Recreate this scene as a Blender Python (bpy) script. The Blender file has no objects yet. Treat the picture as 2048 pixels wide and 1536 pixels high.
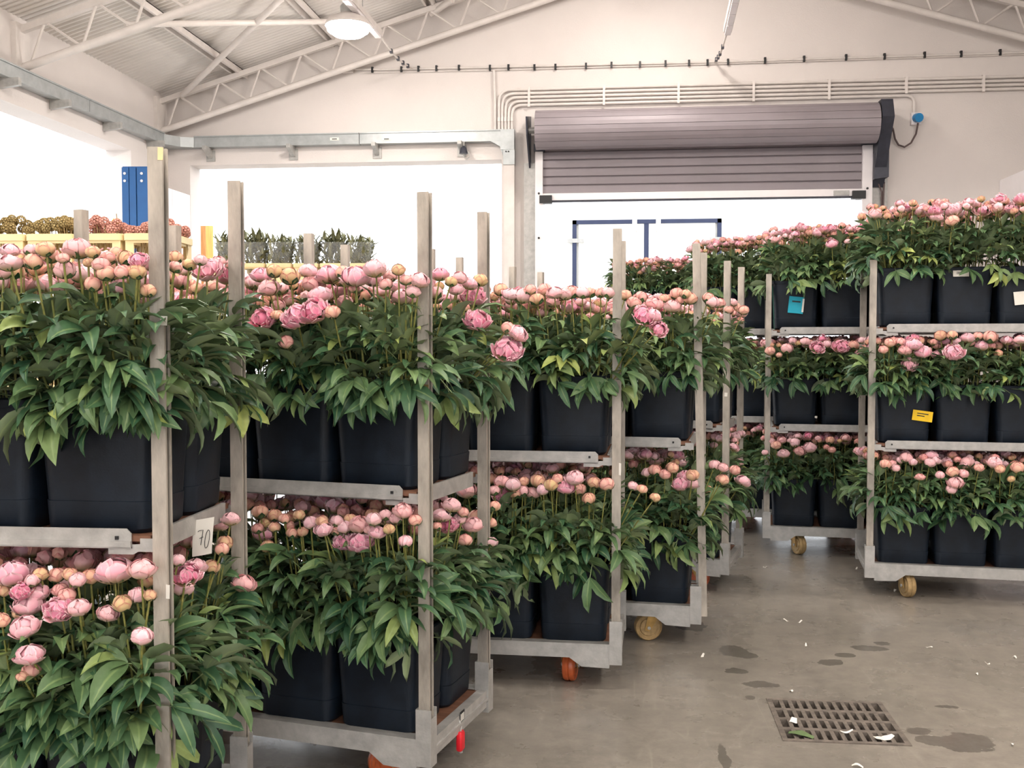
import bpy, math, random
import numpy as np
from mathutils import Vector, Matrix, Euler
random.seed(7)
rng = np.random.default_rng(7)
rad = math.radians
COL = bpy.context.scene.collection
SC = bpy.context.scene

# ------------------------------------------------------------------ camera, sky, exposure
F = 2080.0
CAMZ = 1.435
YAW, PITCH = 6.2, 2.285
cam = bpy.data.cameras.new('camera'); cam.sensor_width = 36.0; cam.lens = F / 2048 * 36
camo = bpy.data.objects.new('camera', cam); COL.objects.link(camo)
camo.location = (0, 0, CAMZ); camo.rotation_euler = (rad(90 - PITCH), 0, rad(YAW))
cam.clip_end = 200
SC.camera = camo
w = bpy.data.worlds.new('sky'); SC.world = w; w.use_nodes = True
w.node_tree.nodes['Background'].inputs[0].default_value = (0.93, 0.96, 1.0, 1)
w.node_tree.nodes['Background'].inputs[1].default_value = 2.4
SC.view_settings.view_transform = 'Standard'; SC.view_settings.look = 'None'
SC.view_settings.exposure = 0.48; SC.view_settings.gamma = 1.0
SC.view_settings.use_curve_mapping = False
try:
    cy = SC.cycles
    cy.use_adaptive_sampling = True; cy.adaptive_threshold = .08; cy.adaptive_min_samples = 16
    cy.max_bounces = 6; cy.diffuse_bounces = 3; cy.glossy_bounces = 2; cy.transmission_bounces = 3; cy.transparent_max_bounces = 6
except Exception:
    pass
LAMP = 90.0            # emission of the high-bay lamp lenses

RM = Euler((rad(90 - PITCH), 0, rad(YAW)), 'XYZ').to_matrix()
C0 = Vector((0, 0, CAMZ))
FW = Vector((-math.sin(rad(YAW)), math.cos(rad(YAW)), 0))
RT = Vector((math.cos(rad(YAW)), math.sin(rad(YAW)), 0))
def ray(px, py): return RM @ Vector(((px - 1024) / F, -(py - 768) / F, -1))
def on_plane(px, py, p, n):
    d = ray(px, py); return C0 + d * ((Vector(p) - C0).dot(n) / d.dot(n))
def on_z(px, py, z): return on_plane(px, py, (0, 0, z), Vector((0, 0, 1)))
def on_y(px, py, y): return on_plane(px, py, (0, y, 0), Vector((0, 1, 0)))
def on_x(px, py, x): return on_plane(px, py, (x, 0, 0), Vector((1, 0, 0)))
def cw(lat, d, z=0.0): return RT * lat + FW * d + Vector((0, 0, z))
def project(p):
    v = RM.transposed() @ (Vector(p) - C0)
    return (1024 + F * v.x / -v.z, 768 - F * v.y / -v.z, -v.z)

# ------------------------------------------------------------------ materials
def s2l(c):
    c /= 255.0
    return c / 12.92 if c <= 0.04045 else ((c + 0.055) / 1.055) ** 2.4
def S(r, g, b): return (s2l(r), s2l(g), s2l(b), 1)
def newmat(name):
    m = bpy.data.materials.new(name); m.use_nodes = True
    return m, m.node_tree.nodes, m.node_tree.links, m.node_tree.nodes['Principled BSDF']
def mat(name, col, rough=.5, metal=0.0, var=.12, vs=6.0, col2=None, bump=0.0, bs=60.0, rvar=0.0, spec=None, stretch=None, detail=4):
    m, N, L, B = newmat(name)
    tc = N.new('ShaderNodeTexCoord'); src = tc.outputs['Object']
    if stretch:
        mp = N.new('ShaderNodeMapping'); mp.inputs['Scale'].default_value = stretch
        L.new(src, mp.inputs[0]); src = mp.outputs[0]
    nz = N.new('ShaderNodeTexNoise'); nz.inputs['Scale'].default_value = vs; nz.inputs['Detail'].default_value = detail
    nz.inputs['Roughness'].default_value = .6
    L.new(src, nz.inputs['Vector'])
    rp = N.new('ShaderNodeValToRGB')
    c = np.array(col[:3])
    a = c * (1 - var); b = np.array(col2[:3]) if col2 else np.minimum(c * (1 + var), 1)
    rp.color_ramp.elements[0].position = .32; rp.color_ramp.elements[1].position = .68
    rp.color_ramp.elements[0].color = (*a, 1); rp.color_ramp.elements[1].color = (*b, 1)
    L.new(nz.outputs['Fac'], rp.inputs[0]); L.new(rp.outputs[0], B.inputs['Base Color'])
    B.inputs['Roughness'].default_value = rough; B.inputs['Metallic'].default_value = metal
    if spec is not None: B.inputs['Specular IOR Level'].default_value = spec
    if rvar:
        mr = N.new('ShaderNodeMapRange'); mr.inputs['To Min'].default_value = rough - rvar; mr.inputs['To Max'].default_value = rough + rvar
        L.new(nz.outputs['Fac'], mr.inputs['Value']); L.new(mr.outputs[0], B.inputs['Roughness'])
    if bump:
        n2 = N.new('ShaderNodeTexNoise'); n2.inputs['Scale'].default_value = bs; n2.inputs['Detail'].default_value = 3
        L.new(src, n2.inputs['Vector'])
        bp = N.new('ShaderNodeBump'); bp.inputs['Strength'].default_value = bump; bp.inputs['Distance'].default_value = .01
        L.new(n2.outputs['Fac'], bp.inputs['Height']); L.new(bp.outputs[0], B.inputs['Normal'])
    return m
def emis(name, col, st):
    m, N, L, B = newmat(name)
    B.inputs['Base Color'].default_value = col
    B.inputs['Emission Color'].default_value = col; B.inputs['Emission Strength'].default_value = st
    return m
M = {}
M['plaster'] = mat('white_plaster', S(222, 214, 209), .85, var=.03, vs=1.6, bump=.15, bs=90)
M['roof'] = mat('white_roof_sheet', S(226, 220, 214), .5, var=.05, vs=3)
M['steelwhite'] = mat('white_painted_steel', S(222, 214, 208), .45, var=.06, vs=9)
M['galv'] = mat('galvanised_steel', S(176, 174, 170), .5, .3, var=.15, vs=22, bump=.08, bs=120, rvar=.12)
M['galvold'] = mat('worn_zinc_post', S(172, 164, 153), .55, .15, var=.36, vs=14, bump=.15, bs=90, rvar=.1, stretch=(1, 1, .35))
M['tray'] = mat('zinc_cable_tray', S(176, 180, 180), .42, .5, var=.1, vs=12)
M['shutter'] = mat('grey_shutter_slat', S(146, 137, 141), .5, .1, var=.06, vs=3)
M['whitealu'] = mat('white_aluminium', S(238, 232, 232), .4, var=.03, vs=5)
M['darkmetal'] = mat('dark_grey_metal', S(58, 60, 70), .45, .2, var=.15, vs=20)
M['black'] = mat('black_plastic', S(26, 26, 28), .5, var=.1)
M['bucket'] = mat('black_bucket_plastic', S(13, 20, 30), .48, var=.3, vs=7, bump=.05, bs=200, rvar=.08, spec=.28, col2=S(24, 34, 46))
M['bucketgreen'] = mat('green_bucket_plastic', S(20, 95, 80), .45, var=.15)
M['ply'] = mat('brown_plywood', S(120, 82, 62), .65, var=.3, vs=12, stretch=(.3, 3, 1))
M['castorangetyre'] = mat('orange_polyurethane', S(190, 92, 48), .35, var=.18, vs=30)
M['casttan'] = mat('dusty_tan_wheel', S(168, 140, 96), .7, var=.25, vs=40, bump=.3, bs=70)
M['castfork'] = mat('yellowed_zinc_fork', S(176, 140, 80), .45, .5, var=.25, vs=30)
M['paper'] = mat('white_paper', S(236, 232, 222), .8, var=.03)
M['yellow'] = mat('yellow_card', S(250, 205, 20), .6, var=.04)
M['turq'] = mat('turquoise_card', S(10, 165, 190), .6, var=.05)
M['ink'] = mat('black_ink', S(30, 30, 34), .6, var=.05)
M['red'] = mat('red_plastic_tag', S(230, 30, 45), .35, var=.1, vs=30)
M['bluemetal'] = mat('blue_painted_steel', S(32, 90, 150), .45, var=.1, vs=4)
M['navy'] = mat('navy_trim', S(44, 52, 80), .6, var=.08)
M['cream'] = mat('cream_crate_plastic', S(240, 214, 160), .5, var=.06, vs=5)
M['brownpod'] = mat('dried_olive_pod', S(172, 150, 100), .85, var=.35, vs=60)
M['pinkpod'] = mat('dried_pink_pod', S(214, 156, 140), .85, var=.35, vs=60)
M['straw'] = mat('straw_stem', S(150, 125, 80), .8, var=.2)
M['palm'] = mat('palm_leaf', S(84, 88, 66), .55, var=.4, vs=18, col2=S(140, 136, 88))
M['wood'] = mat('pine_board', S(214, 150, 92), .7, var=.22, vs=9, stretch=(6, 6, .5))
M['woody'] = mat('pale_yellow_board', S(236, 200, 122), .7, var=.15, vs=9, stretch=(6, 6, .5))
M['iron'] = mat('cast_iron', S(112, 103, 94), .75, .1, var=.35, vs=30, bump=.3, bs=80)
M['pit'] = mat('drain_shade_black', S(6, 6, 5), .95, var=.2, spec=.1)  # near-black colour carries the shade inside the drain
M['truckwhite'] = mat('white_truck_panel', S(240, 238, 230), .4, var=.02)
M['asphalt'] = mat('pale_yard_concrete', S(205, 202, 198), .8, var=.08, vs=1.2)
M['lens'] = emis('lamp_lens', (1.0, .925, .86, 1), LAMP)
M['bluesocket'] = mat('blue_socket', S(20, 130, 190), .4, var=.05)
M['cable'] = mat('dark_cable', S(92, 76, 74), .6, var=.1)
M['yellowpetal'] = mat('yellow_petal', S(240, 200, 40), .7, var=.1)

# clear film
m, N, L, B = newmat('clear_sleeve_film')
B.inputs['Base Color'].default_value = (.9, .9, .88, 1); B.inputs['Roughness'].default_value = .12
B.inputs['Alpha'].default_value = .14
M['film'] = m

# concrete floor: mottling, scratches, damp stains
m, N, L, B = newmat('polished_concrete')
tc = N.new('ShaderNodeTexCoord')
def nz(scale, detail=5, rough=.6, vec=None):
    n = N.new('ShaderNodeTexNoise'); n.inputs['Scale'].default_value = scale; n.inputs['Detail'].default_value = detail; n.inputs['Roughness'].default_value = rough
    L.new(vec or tc.outputs['Object'], n.inputs['Vector']); return n
def ramp(src, p0, c0, p1, c1):
    r = N.new('ShaderNodeValToRGB'); r.color_ramp.elements[0].position = p0; r.color_ramp.elements[1].position = p1
    r.color_ramp.elements[0].color = c0; r.color_ramp.elements[1].color = c1; L.new(src, r.inputs[0]); return r
def mix(fac, a, b, bt='MIX'):
    x = N.new('ShaderNodeMix'); x.data_type = 'RGBA'; x.blend_type = bt
    if isinstance(fac, float): x.inputs[0].default_value = fac
    else: L.new(fac, x.inputs[0])
    for i, v in ((6, a), (7, b)):
        if isinstance(v, tuple): x.inputs[i].default_value = v
        else: L.new(v, x.inputs[i])
    return x.outputs[2]
def math_(op, a, b=None, clamp=False):
    x = N.new('ShaderNodeMath'); x.operation = op; x.use_clamp = clamp
    for i, v in ((0, a), (1, b)):
        if v is None: continue
        if isinstance(v, (int, float)): x.inputs[i].default_value = v
        else: L.new(v, x.inputs[i])
    return x.outputs[0]
big = ramp(nz(.9, 6).outputs['Fac'], .3, S(128, 122, 113), .7, S(156, 148, 137))
fine = ramp(nz(14, 8, .75).outputs['Fac'], .35, (.80, .80, .80, 1), .65, (1.1, 1.1, 1.1, 1))
colr = mix(1.0, big.outputs[0], fine.outputs[0], 'MULTIPLY')
# pale scuffs: thin ridges of distorted wave noise
for k, (ang, sc) in enumerate(((.5, 1.1), (-.7, .8), (1.2, .9))):
    mp = N.new('ShaderNodeMapping'); mp.inputs['Rotation'].default_value = (0, 0, ang); mp.inputs['Scale'].default_value = (sc, sc * .16, 1); mp.inputs['Location'].default_value = (k * 3.1, k * 1.7, 0)
    L.new(tc.outputs['Object'], mp.inputs[0])
    n = nz(3.2, 2, .5, mp.outputs[0])
    ab = math_('ABSOLUTE', math_('SUBTRACT', n.outputs['Fac'], .5))
    msk = ramp(ab, .0, (1, 1, 1, 1), .006, (0, 0, 0, 1))
    brk = ramp(nz(2.2, 3).outputs['Fac'], .5, (0, 0, 0, 1), .62, (1, 1, 1, 1))
    colr = mix(math_('MULTIPLY', math_('MULTIPLY', msk.outputs[0], brk.outputs[0]), .28), colr, S(186, 178, 166))
# damp marks with their own shapes on the floor
dist = nz(9, 4, .6)
sep = N.new('ShaderNodeSeparateXYZ'); L.new(tc.outputs['Object'], sep.inputs[0])
stains = [(1468, 1302, .07, .05), (1490, 1310, .05, .025), (1470, 1341, .06, .02), (1518, 1369, .075, .022), (1500, 1395, .02, .012), (1665, 1325, .06, .022), (1690, 1310, .05, .016), (1735, 1296, .09, .02), (1765, 1287, .05, .015),
          (1838, 1462, .045, .016), (1882, 1482, .075, .025), (1930, 1485, .11, .045), (1448, 1515, .02, .05), (1895, 1414, .05, .01), (1380, 1250, .10, .05)]
total = None
for px, py, a, b in stains:
    p = on_z(px, py, 0)
    dx = math_('DIVIDE', math_('SUBTRACT', sep.outputs[0], p.x), a)
    dy = math_('DIVIDE', math_('SUBTRACT', sep.outputs[1], p.y), b * 2.2)
    r2 = math_('ADD', math_('MULTIPLY', dx, dx), math_('MULTIPLY', dy, dy))
    v = math_('SUBTRACT', 1.0, math_('ADD', r2, math_('MULTIPLY', math_('SUBTRACT', dist.outputs['Fac'], .5), 3.2)), False)
    v = math_('MULTIPLY', v, 6.0, True)
    total = v if total is None else math_('MAXIMUM', total, v)
colr = mix(math_('MULTIPLY', total, .55), colr, S(66, 63, 58))
L.new(colr, B.inputs['Base Color'])
rr = ramp(nz(2.5, 5).outputs['Fac'], .3, (.2, .2, .2, 1), .7, (.38, .38, .38, 1))
L.new(math_('SUBTRACT', rr.outputs[0], math_('MULTIPLY', total, .1)), B.inputs['Roughness'])
B.inputs['Specular IOR Level'].default_value = .42
bp = N.new('ShaderNodeBump'); bp.inputs['Strength'].default_value = .06; bp.inputs['Distance'].default_value = .01
L.new(nz(35, 4).outputs['Fac'], bp.inputs['Height']); L.new(bp.outputs[0], B.inputs['Normal'])
M['floor'] = m

# petals: tint.r * object colour = variety, tint.g = base to tip
m, N, L, B = newmat('peony_petal')
at = N.new('ShaderNodeAttribute'); at.attribute_name = 'tint'
oi = N.new('ShaderNodeObjectInfo'); tc = N.new('ShaderNodeTexCoord')
sa = N.new('ShaderNodeSeparateColor'); L.new(at.outputs['Color'], sa.inputs[0])
so = N.new('ShaderNodeSeparateColor'); L.new(oi.outputs['Color'], so.inputs[0])
rnd = math_('MULTIPLY', sa.outputs[0], so.outputs[0])
rp = N.new('ShaderNodeValToRGB'); e = rp.color_ramp.elements
e[0].position = 0; e[0].color = S(208, 190, 126); e[1].position = 1; e[1].color = S(226, 100, 142)
for p, c in ((.2, S(236, 192, 156)), (.42, S(240, 184, 172)), (.6, S(246, 196, 202)), (.8, S(240, 156, 182))):
    x = e.new(p); x.color = c
L.new(rnd, rp.inputs[0])
n1 = nz(55, 3)
st = ramp(n1.outputs['Fac'], .5, (0, 0, 0, 1), .72, (1, 1, 1, 1))
col = mix(math_('MULTIPLY', st.outputs[0], .38), rp.outputs[0], S(218, 116, 128))
edge = mix(ramp(rnd, .5, (0, 0, 0, 1), .62, (1, 1, 1, 1)).outputs[0], S(204, 104, 112), S(252, 226, 226))
col = mix(math_('MULTIPLY', sa.outputs[2], .75, True), col, edge)
lo = N.new('ShaderNodeMapRange'); lo.interpolation_type = 'SMOOTHSTEP'
lo.inputs['From Min'].default_value = .05; lo.inputs['From Max'].default_value = .5; lo.inputs['To Min'].default_value = .9; lo.inputs['To Max'].default_value = 0
L.new(sa.outputs[1], lo.inputs['Value'])
col = mix(lo.outputs[0], col, S(176, 160, 92))
L.new(col, B.inputs['Base Color']); B.inputs['Roughness'].default_value = .55
B.inputs['Sheen Weight'].default_value = .15
M['petal'] = m

# leaves: dark glossy top, pale underside, lighter midrib
m, N, L, B = newmat('peony_leaf')
at = N.new('ShaderNodeAttribute'); at.attribute_name = 'tint'
oi = N.new('ShaderNodeObjectInfo'); tc = N.new('ShaderNodeTexCoord'); ge = N.new('ShaderNodeNewGeometry')
sa = N.new('ShaderNodeSeparateColor'); L.new(at.outputs['Color'], sa.inputs[0])
so = N.new('ShaderNodeSeparateColor'); L.new(oi.outputs['Color'], so.inputs[0])
rnd = math_('MULTIPLY', sa.outputs[0], so.outputs[0])
rp = N.new('ShaderNodeValToRGB'); e = rp.color_ramp.elements
e[0].position = 0; e[0].color = S(44, 78, 54); e[1].position = 1; e[1].color = S(160, 172, 96)
for p, c in ((.35, S(66, 98, 66)), (.7, S(108, 132, 84))):
    x = e.new(p); x.color = c
L.new(rnd, rp.inputs[0])
v1 = ramp(nz(30, 3).outputs['Fac'], .3, (.85, .85, .85, 1), .7, (1.15, 1.15, 1.15, 1))
col = mix(1.0, rp.outputs[0], v1.outputs[0], 'MULTIPLY')
und = mix(.6, col, S(150, 162, 126))
col = mix(ge.outputs['Backfacing'], col, und)
mr = ramp(sa.outputs[2], .05, (1, 1, 1, 1), .16, (0, 0, 0, 1))
col = mix(math_('MULTIPLY', mr.outputs[0], .4), col, S(150, 170, 110))
L.new(col, B.inputs['Base Color']); B.inputs['Roughness'].default_value = .42; B.inputs['Specular IOR Level'].default_value = .35
M['leaf'] = m
M['stem'] = mat('peony_stem', S(124, 138, 70), .5, var=.25, vs=20, col2=S(160, 150, 84))

# ------------------------------------------------------------------ mesh helpers
class MB:
    def __init__(s): s.v = []; s.f = []
    def add(s, vs, fs):
        o = len(s.v); s.v += [tuple(v) for v in vs]; s.f += [tuple(i + o for i in f) for f in fs]; return s
    def box(s, x0, x1, y0, y1, z0, z1):
        return s.add([(x0, y0, z0), (x1, y0, z0), (x1, y1, z0), (x0, y1, z0), (x0, y0, z1), (x1, y0, z1), (x1, y1, z1), (x0, y1, z1)],
                     [(3, 2, 1, 0), (4, 5, 6, 7), (0, 1, 5, 4), (1, 2, 6, 5), (2, 3, 7, 6), (3, 0, 4, 7)])
    def prism(s, poly, axis, a, b):
        """poly 2D (ccw or cw) extruded along axis 0/1/2 from a to b"""
        n = len(poly)
        def P(p, t): return (t, p[0], p[1]) if axis == 0 else (p[0], t, p[1]) if axis == 1 else (p[0], p[1], t)
        vs = [P(p, a) for p in poly] + [P(p, b) for p in poly]
        fs = [tuple(range(n))[::-1], tuple(range(n, 2 * n))] + [(i, (i + 1) % n, n + (i + 1) % n, n + i) for i in range(n)]
        return s.add(vs, fs)
    def tube(s, pts, r, n=8, cap=True):
        pts = [Vector(p) for p in pts]; rs = r if isinstance(r, (list, tuple)) else [r] * len(pts)
        base = len(s.v); up = None
        for i, p in enumerate(pts):
            d = (pts[min(i + 1, len(pts) - 1)] - pts[max(i - 1, 0)]).normalized()
            if up is None:
                up = d.orthogonal().normalized()
            else:
                up = (up - d * up.dot(d)).normalized()
            sd = d.cross(up)
            for k in range(n):
                a = 2 * math.pi * k / n
                s.v.append(tuple(p + (up * math.cos(a) + sd * math.sin(a)) * rs[i]))
        for i in range(len(pts) - 1):
            for k in range(n):
                a = base + i * n + k; b = base + i * n + (k + 1) % n
                s.f.append((a, b, b + n, a + n))
        if cap:
            s.f.append(tuple(base + k for k in range(n))[::-1]); e = base + (len(pts) - 1) * n
            s.f.append(tuple(e + k for k in range(n)))
        return s
    def bar(s, a, b, w, h):
        a = Vector(a); b = Vector(b); d = (b - a).normalized()
        sd = d.cross(Vector((0, 0, 1)))
        sd = Vector((1, 0, 0)) if sd.length < 1e-4 else sd.normalized()
        up = sd.cross(d)
        vs = []
        for p in (a, b):
            for x, y in ((-1, -1), (1, -1), (1, 1), (-1, 1)): vs.append(p + sd * x * w / 2 + up * y * h / 2)
        return s.add(vs, [(0, 1, 2, 3), (7, 6, 5, 4), (0, 4, 5, 1), (1, 5, 6, 2), (2, 6, 7, 3), (3, 7, 4, 0)])
    def lathe(s, prof, n=20, c=(0, 0, 0)):
        base = len(s.v)
        for r, z in prof:
            for k in range(n):
                a = 2 * math.pi * k / n; s.v.append((c[0] + r * math.cos(a), c[1] + r * math.sin(a), c[2] + z))
        for i in range(len(prof) - 1):
            for k in range(n):
                a = base + i * n + k; b = base + i * n + (k + 1) % n
                s.f.append((a, b, b + n, a + n))
        s.f.append(tuple(base + k for k in range(n))[::-1]); e = base + (len(prof) - 1) * n
        s.f.append(tuple(e + k for k in range(n)))
        return s
    def mesh(s, name, m, smooth=False):
        me = bpy.data.meshes.new(name); me.from_pydata(s.v, [], s.f); me.update()
        me.materials.append(M[m] if isinstance(m, str) else m)
        if smooth:
            me.polygons.foreach_set('use_smooth', [True] * len(me.polygons))
            try: me.set_sharp_from_angle(angle=rad(38))
            except Exception: pass
        return me
def tag(o, label=None, cat=None, group=None, kind=None):
    if label: o['label'] = label
    if cat: o['category'] = cat
    if group: o['group'] = group
    if kind: o['kind'] = kind
    return o
def link(name, me, parent=None, loc=(0, 0, 0), rot=(0, 0, 0), scale=None):
    o = bpy.data.objects.new(name, me); COL.objects.link(o)
    o.parent = parent; o.location = loc; o.rotation_euler = rot
    if scale is not None: o.scale = scale
    return o
def empty(name, loc=(0, 0, 0), rz=0.0):
    o = bpy.data.objects.new(name, None); COL.objects.link(o); o.location = loc; o.rotation_euler = (0, 0, rz); o.empty_display_size = .1
    return o
def build(name, mb, m, parent=None, smooth=False, **k): return link(name, mb.mesh(name, m, smooth), parent, **k)
CACHE = {}
def cached(key, fn):
    if key not in CACHE: CACHE[key] = fn()
    return CACHE[key]

# ------------------------------------------------------------------ the hall
XL, XR, WY, YR = -4.64, 5.83, 10.24, -6.0
EAVE, SL = 3.92, .30
XM = (XL + XR) / 2
def roofz(x): return EAVE + SL * (x - XL) if x <= XM else EAVE + SL * (XR - x)
T = .25

# drain opening in the floor
dc = [on_z(*p, 0) for p in ((1540, 1400), (1760, 1405), (1815, 1489), (1567, 1484))]
dcx = sum(p.x for p in dc) / 4; dcy = sum(p.y for p in dc) / 4
DW, DD = .225, .225
fx0, fx1, fy0, fy1 = XL - T, XR + T, YR - T, WY + T
hx0, hx1, hy0, hy1 = dcx - DW, dcx + DW, dcy - DD, dcy + DD
mb = MB()
vs = [(fx0, fy0, 0), (fx1, fy0, 0), (fx1, fy1, 0), (fx0, fy1, 0), (hx0, hy0, 0), (hx1, hy0, 0), (hx1, hy1, 0), (hx0, hy1, 0)]
vs += [(x, y, -.16) for x, y, z in vs[4:8]]
mb.add(vs, [(0, 1, 5, 4), (1, 2, 6, 5), (2, 3, 7, 6), (3, 0, 4, 7), (4, 5, 9, 8), (5, 6, 10, 9), (6, 7, 11, 10), (7, 4, 8, 11)])
tag(build('floor', mb, 'floor'), 'grey polished concrete floor with damp marks and scuffs', 'floor', kind='structure')

# yard outside
mb = MB(); Gz = -.02; G = 70
mb.add([(-G, -G, Gz), (G, -G, Gz), (G, G, Gz), (-G, G, Gz), (fx0, fy0, Gz), (fx1, fy0, Gz), (fx1, fy1, Gz), (fx0, fy1, Gz)],
       [(0, 1, 5, 4), (1, 2, 6, 5), (2, 3, 7, 6), (3, 0, 4, 7)])
tag(build('ground', mb, 'asphalt'), 'pale sunlit concrete yard outside the openings', 'yard', kind='structure')

# back wall: gable with a wide opening and the roller door
oL = on_y(380, 330, WY).x; oR = on_y(1003, 400, WY).x; oT = on_y(690, 325, WY).z
dL = on_y(1086, 420, WY).x; dR = on_y(1722, 420, WY).x; dT = on_y(1400, 262, WY).z
mb = MB()
def wallpoly(poly): mb.prism(poly, 1, WY, WY + T)
wallpoly([(XL, 0), (oL, 0), (oL, roofz(oL)), (XL, roofz(XL))])
wallpoly([(oL, oT), (oR, oT), (oR, roofz(oR)), (oL, roofz(oL))])
wallpoly([(oR, 0), (dL, 0), (dL, roofz(dL)), (oR, roofz(oR))])
wallpoly([(dL, dT), (dR, dT), (dR, roofz(dR)), (XM, roofz(XM)), (dL, roofz(dL))])
wallpoly([(dR, 0), (XR, 0), (XR, roofz(XR)), (dR, roofz(dR))])
tag(build('wall_back', mb, 'plaster'), 'white plastered gable wall with opening and roller door', 'wall', kind='structure')
lT = on_x(262, 300, XL).z; lE = on_x(262, 300, XL).y
mb = MB()
for a, b in ((YR, 3.4), (lE, WY)): mb.box(XL - T, XL, a, b, 0, lT)
mb.box(XL - T, XL, YR, WY + T, lT, EAVE + .012)
tag(build('wall_left', mb, 'plaster'), 'white side wall with wide open bays onto the yard', 'wall', kind='structure')
mb = MB(); mb.box(XR, XR + T, YR, WY + T, 0, EAVE - .02)
tag(build('wall_right', mb, 'plaster'), 'plain white side wall of the hall', 'wall', kind='structure')
mb = MB()
mb.prism([(XL, 0), (XL + 1.2, 0), (XL + 1.2, roofz(XL + 1.2)), (XL, roofz(XL))], 1, YR - T, YR)
mb.prism([(XR - 1.2, 0), (XR, 0), (XR, roofz(XR)), (XR - 1.2, roofz(XR - 1.2))], 1, YR - T, YR)
mb.prism([(XL + 1.2, 3.6), (XR - 1.2, 3.6), (XR - 1.2, roofz(XR - 1.2)), (XM, roofz(XM)), (XL + 1.2, roofz(XL + 1.2))], 1, YR - T, YR)
tag(build('wall_front', mb, 'plaster'), 'white end wall with one wide loading opening', 'wall', kind='structure')
# white partition panels at the right of the back wall
pX = on_y(1999, 380, WY).x; pZ = on_y(2000, 361, WY).z
pt = empty('wall_partition', (pX, WY, 0)); tag(pt, 'low white panel partition running out from the gable wall', 'partition', kind='structure')
for i in range(4): build('panel', MB().box(0, .06, -1.0 * (i + 1) + .006, -1.0 * i - .006, 0, pZ), 'whitealu', pt)

# roof: corrugated sheets between purlins
def sheet_mesh(length, side):
    mbs = MB(); pitch = .0643; n = 14; vs = []
    prof = []
    for i in range(n):
        y = i * pitch; prof += [(y, 0), (y + pitch * .3, 0), (y + pitch * .5, .016), (y + pitch * .8, .016)]
    prof.append((n * pitch, 0))
    for t in (0, 1):
        for y, h in prof: vs.append((t * length * side, y, t * length * SL + h))
    k = len(prof); mbs.add(vs, [(i, i + 1, k + i + 1, k + i) for i in range(k - 1)])
    return mbs.mesh('roof_sheet', 'roof')
ceil = empty('ceiling', (0, 0, 0)); tag(ceil, 'white corrugated sheet roof seen from below', 'ceiling', kind='structure')
HALF = XM - XL + .03
for side in (1, -1):
    for part in range(3):
        me = sheet_mesh(HALF / 3 + .05, side)
        for k in range(19):
            y = YR - .4 + k * .9
            x = (XL - .02 if side == 1 else XR + .02) + side * part * HALF / 3
            z = EAVE + (part * HALF / 3) * SL + .012 * part
            link('roof_sheet', me, ceil, loc=(x, y, z))
# purlins
px_list = [XL + .8, XL + 1.77, XL + 2.75, XL + 3.72, XL + 4.7]
for side in (0, 1):
    for q in px_list:
        x = q if side == 0 else XR - (q - XL)
        z = roofz(x)
        mb = MB()
        for o in (-.045, .03): mb.box(x + o, x + o + .022, YR, WY, z - .075, z - .012)
        mb.box(x - .045, x + .052, YR, WY, z - .02, z - .012)
        tag(build('trim_purlin', mb, 'steelwhite'), 'white twin channel purlin under the roof sheets', 'purlin', 'purlins', 'structure')
# lattice rafters
def truss(y, label):
    t = empty('roof_truss', (0, y, 0)); tag(t, label, 'truss', 'lattice roof trusses', 'structure')
    for side in (1, -1):
        xe = XL if side == 1 else XR
        def P(u, low): return Vector((xe + side * u, 0, EAVE + SL * u - (.39 if low else .10)))
        H = XM - XL
        build('top_chord', MB().bar(P(.02, 0), P(H, 0), .05, .05), 'steelwhite', t)
        build('bottom_chord', MB().tube([P(.02, 1), P(H, 1)], .032, 10), 'steelwhite', t, smooth=True)
        u = .1; up = False
        while u < H - .2:
            build('lattice_rod', MB().tube([P(u, not up), P(u + (.12 if not up else .30), up)], .011, 6), 'steelwhite', t)
            u += .12 if not up else .30
            up = not up
        build('end_plate', MB().box(min(xe, xe + side * .04), max(xe, xe + side * .04), -.09, .09, P(0, 1).z - .12, P(0, 0).z + .05), 'steelwhite', t)
    return t
truss(WY - .22, 'white lattice truss set close against the gable wall')
truss(7.62, 'white lattice truss crossing the hall before the lamp')
truss(2.8, 'white lattice truss over the aisle')
truss(-2.0, 'white lattice truss near the loading opening')
rn = Vector((-SL, 0, 1)).normalized(); rp0 = Vector((XL, 0, EAVE - .13))
def on_roof(px, py): return on_plane(px, py, rp0, rn)
def brace(pts, r, label):
    mbb = MB().tube(pts, r, 10)
    tag(build('trim_brace', mbb, 'steelwhite', smooth=True), label, 'brace', None, 'structure')
brace([on_roof(365, 190), on_roof(585, -25)], .028, 'white wind brace tube rising from the corner below the roof')
brace([on_roof(250, 49), on_roof(662, 43)], .026, 'white horizontal tie tube between truss and lamp')
brace([on_roof(862, 28), on_roof(905, 0)], .03, 'short white brace tube above the gable truss')

# ------------------------------------------------------------------ roller door
D = empty('door_1', (0, 0, 0)); tag(D, 'grey roller shutter door, half raised, with white guide rails', 'roller door', kind='structure')
yg = WY - .07
gL = on_y(1071, 420, yg).x; gLi = on_y(1086, 420, yg).x
gRi = on_y(1722, 420, yg).x; gR = on_y(1742, 420, yg).x
gT = on_y(1080, 305, yg).z
for a, b in ((gL, gLi), (gRi, gR)):
    g = build('guide_rail', MB().box(a, b, yg - .045, yg + .065, 0, gT), 'whitealu', D)
    c = (a + b) / 2
    for z in np.arange(.3, gT, .43):
        build('bolt', MB().tube([(c, yg - .052, z), (c, yg - .04, z)], .011, 8), 'black', g)
    build('rail_cap', MB().box(a - .01, b + .02, yg - .07, yg + .02, gT, gT + .07), 'darkmetal', g)
sT = on_y(1400, 288, yg).z; sB = on_y(1400, 383, yg).z
n = 7; h = (sT + .12 - sB) / n
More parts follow.
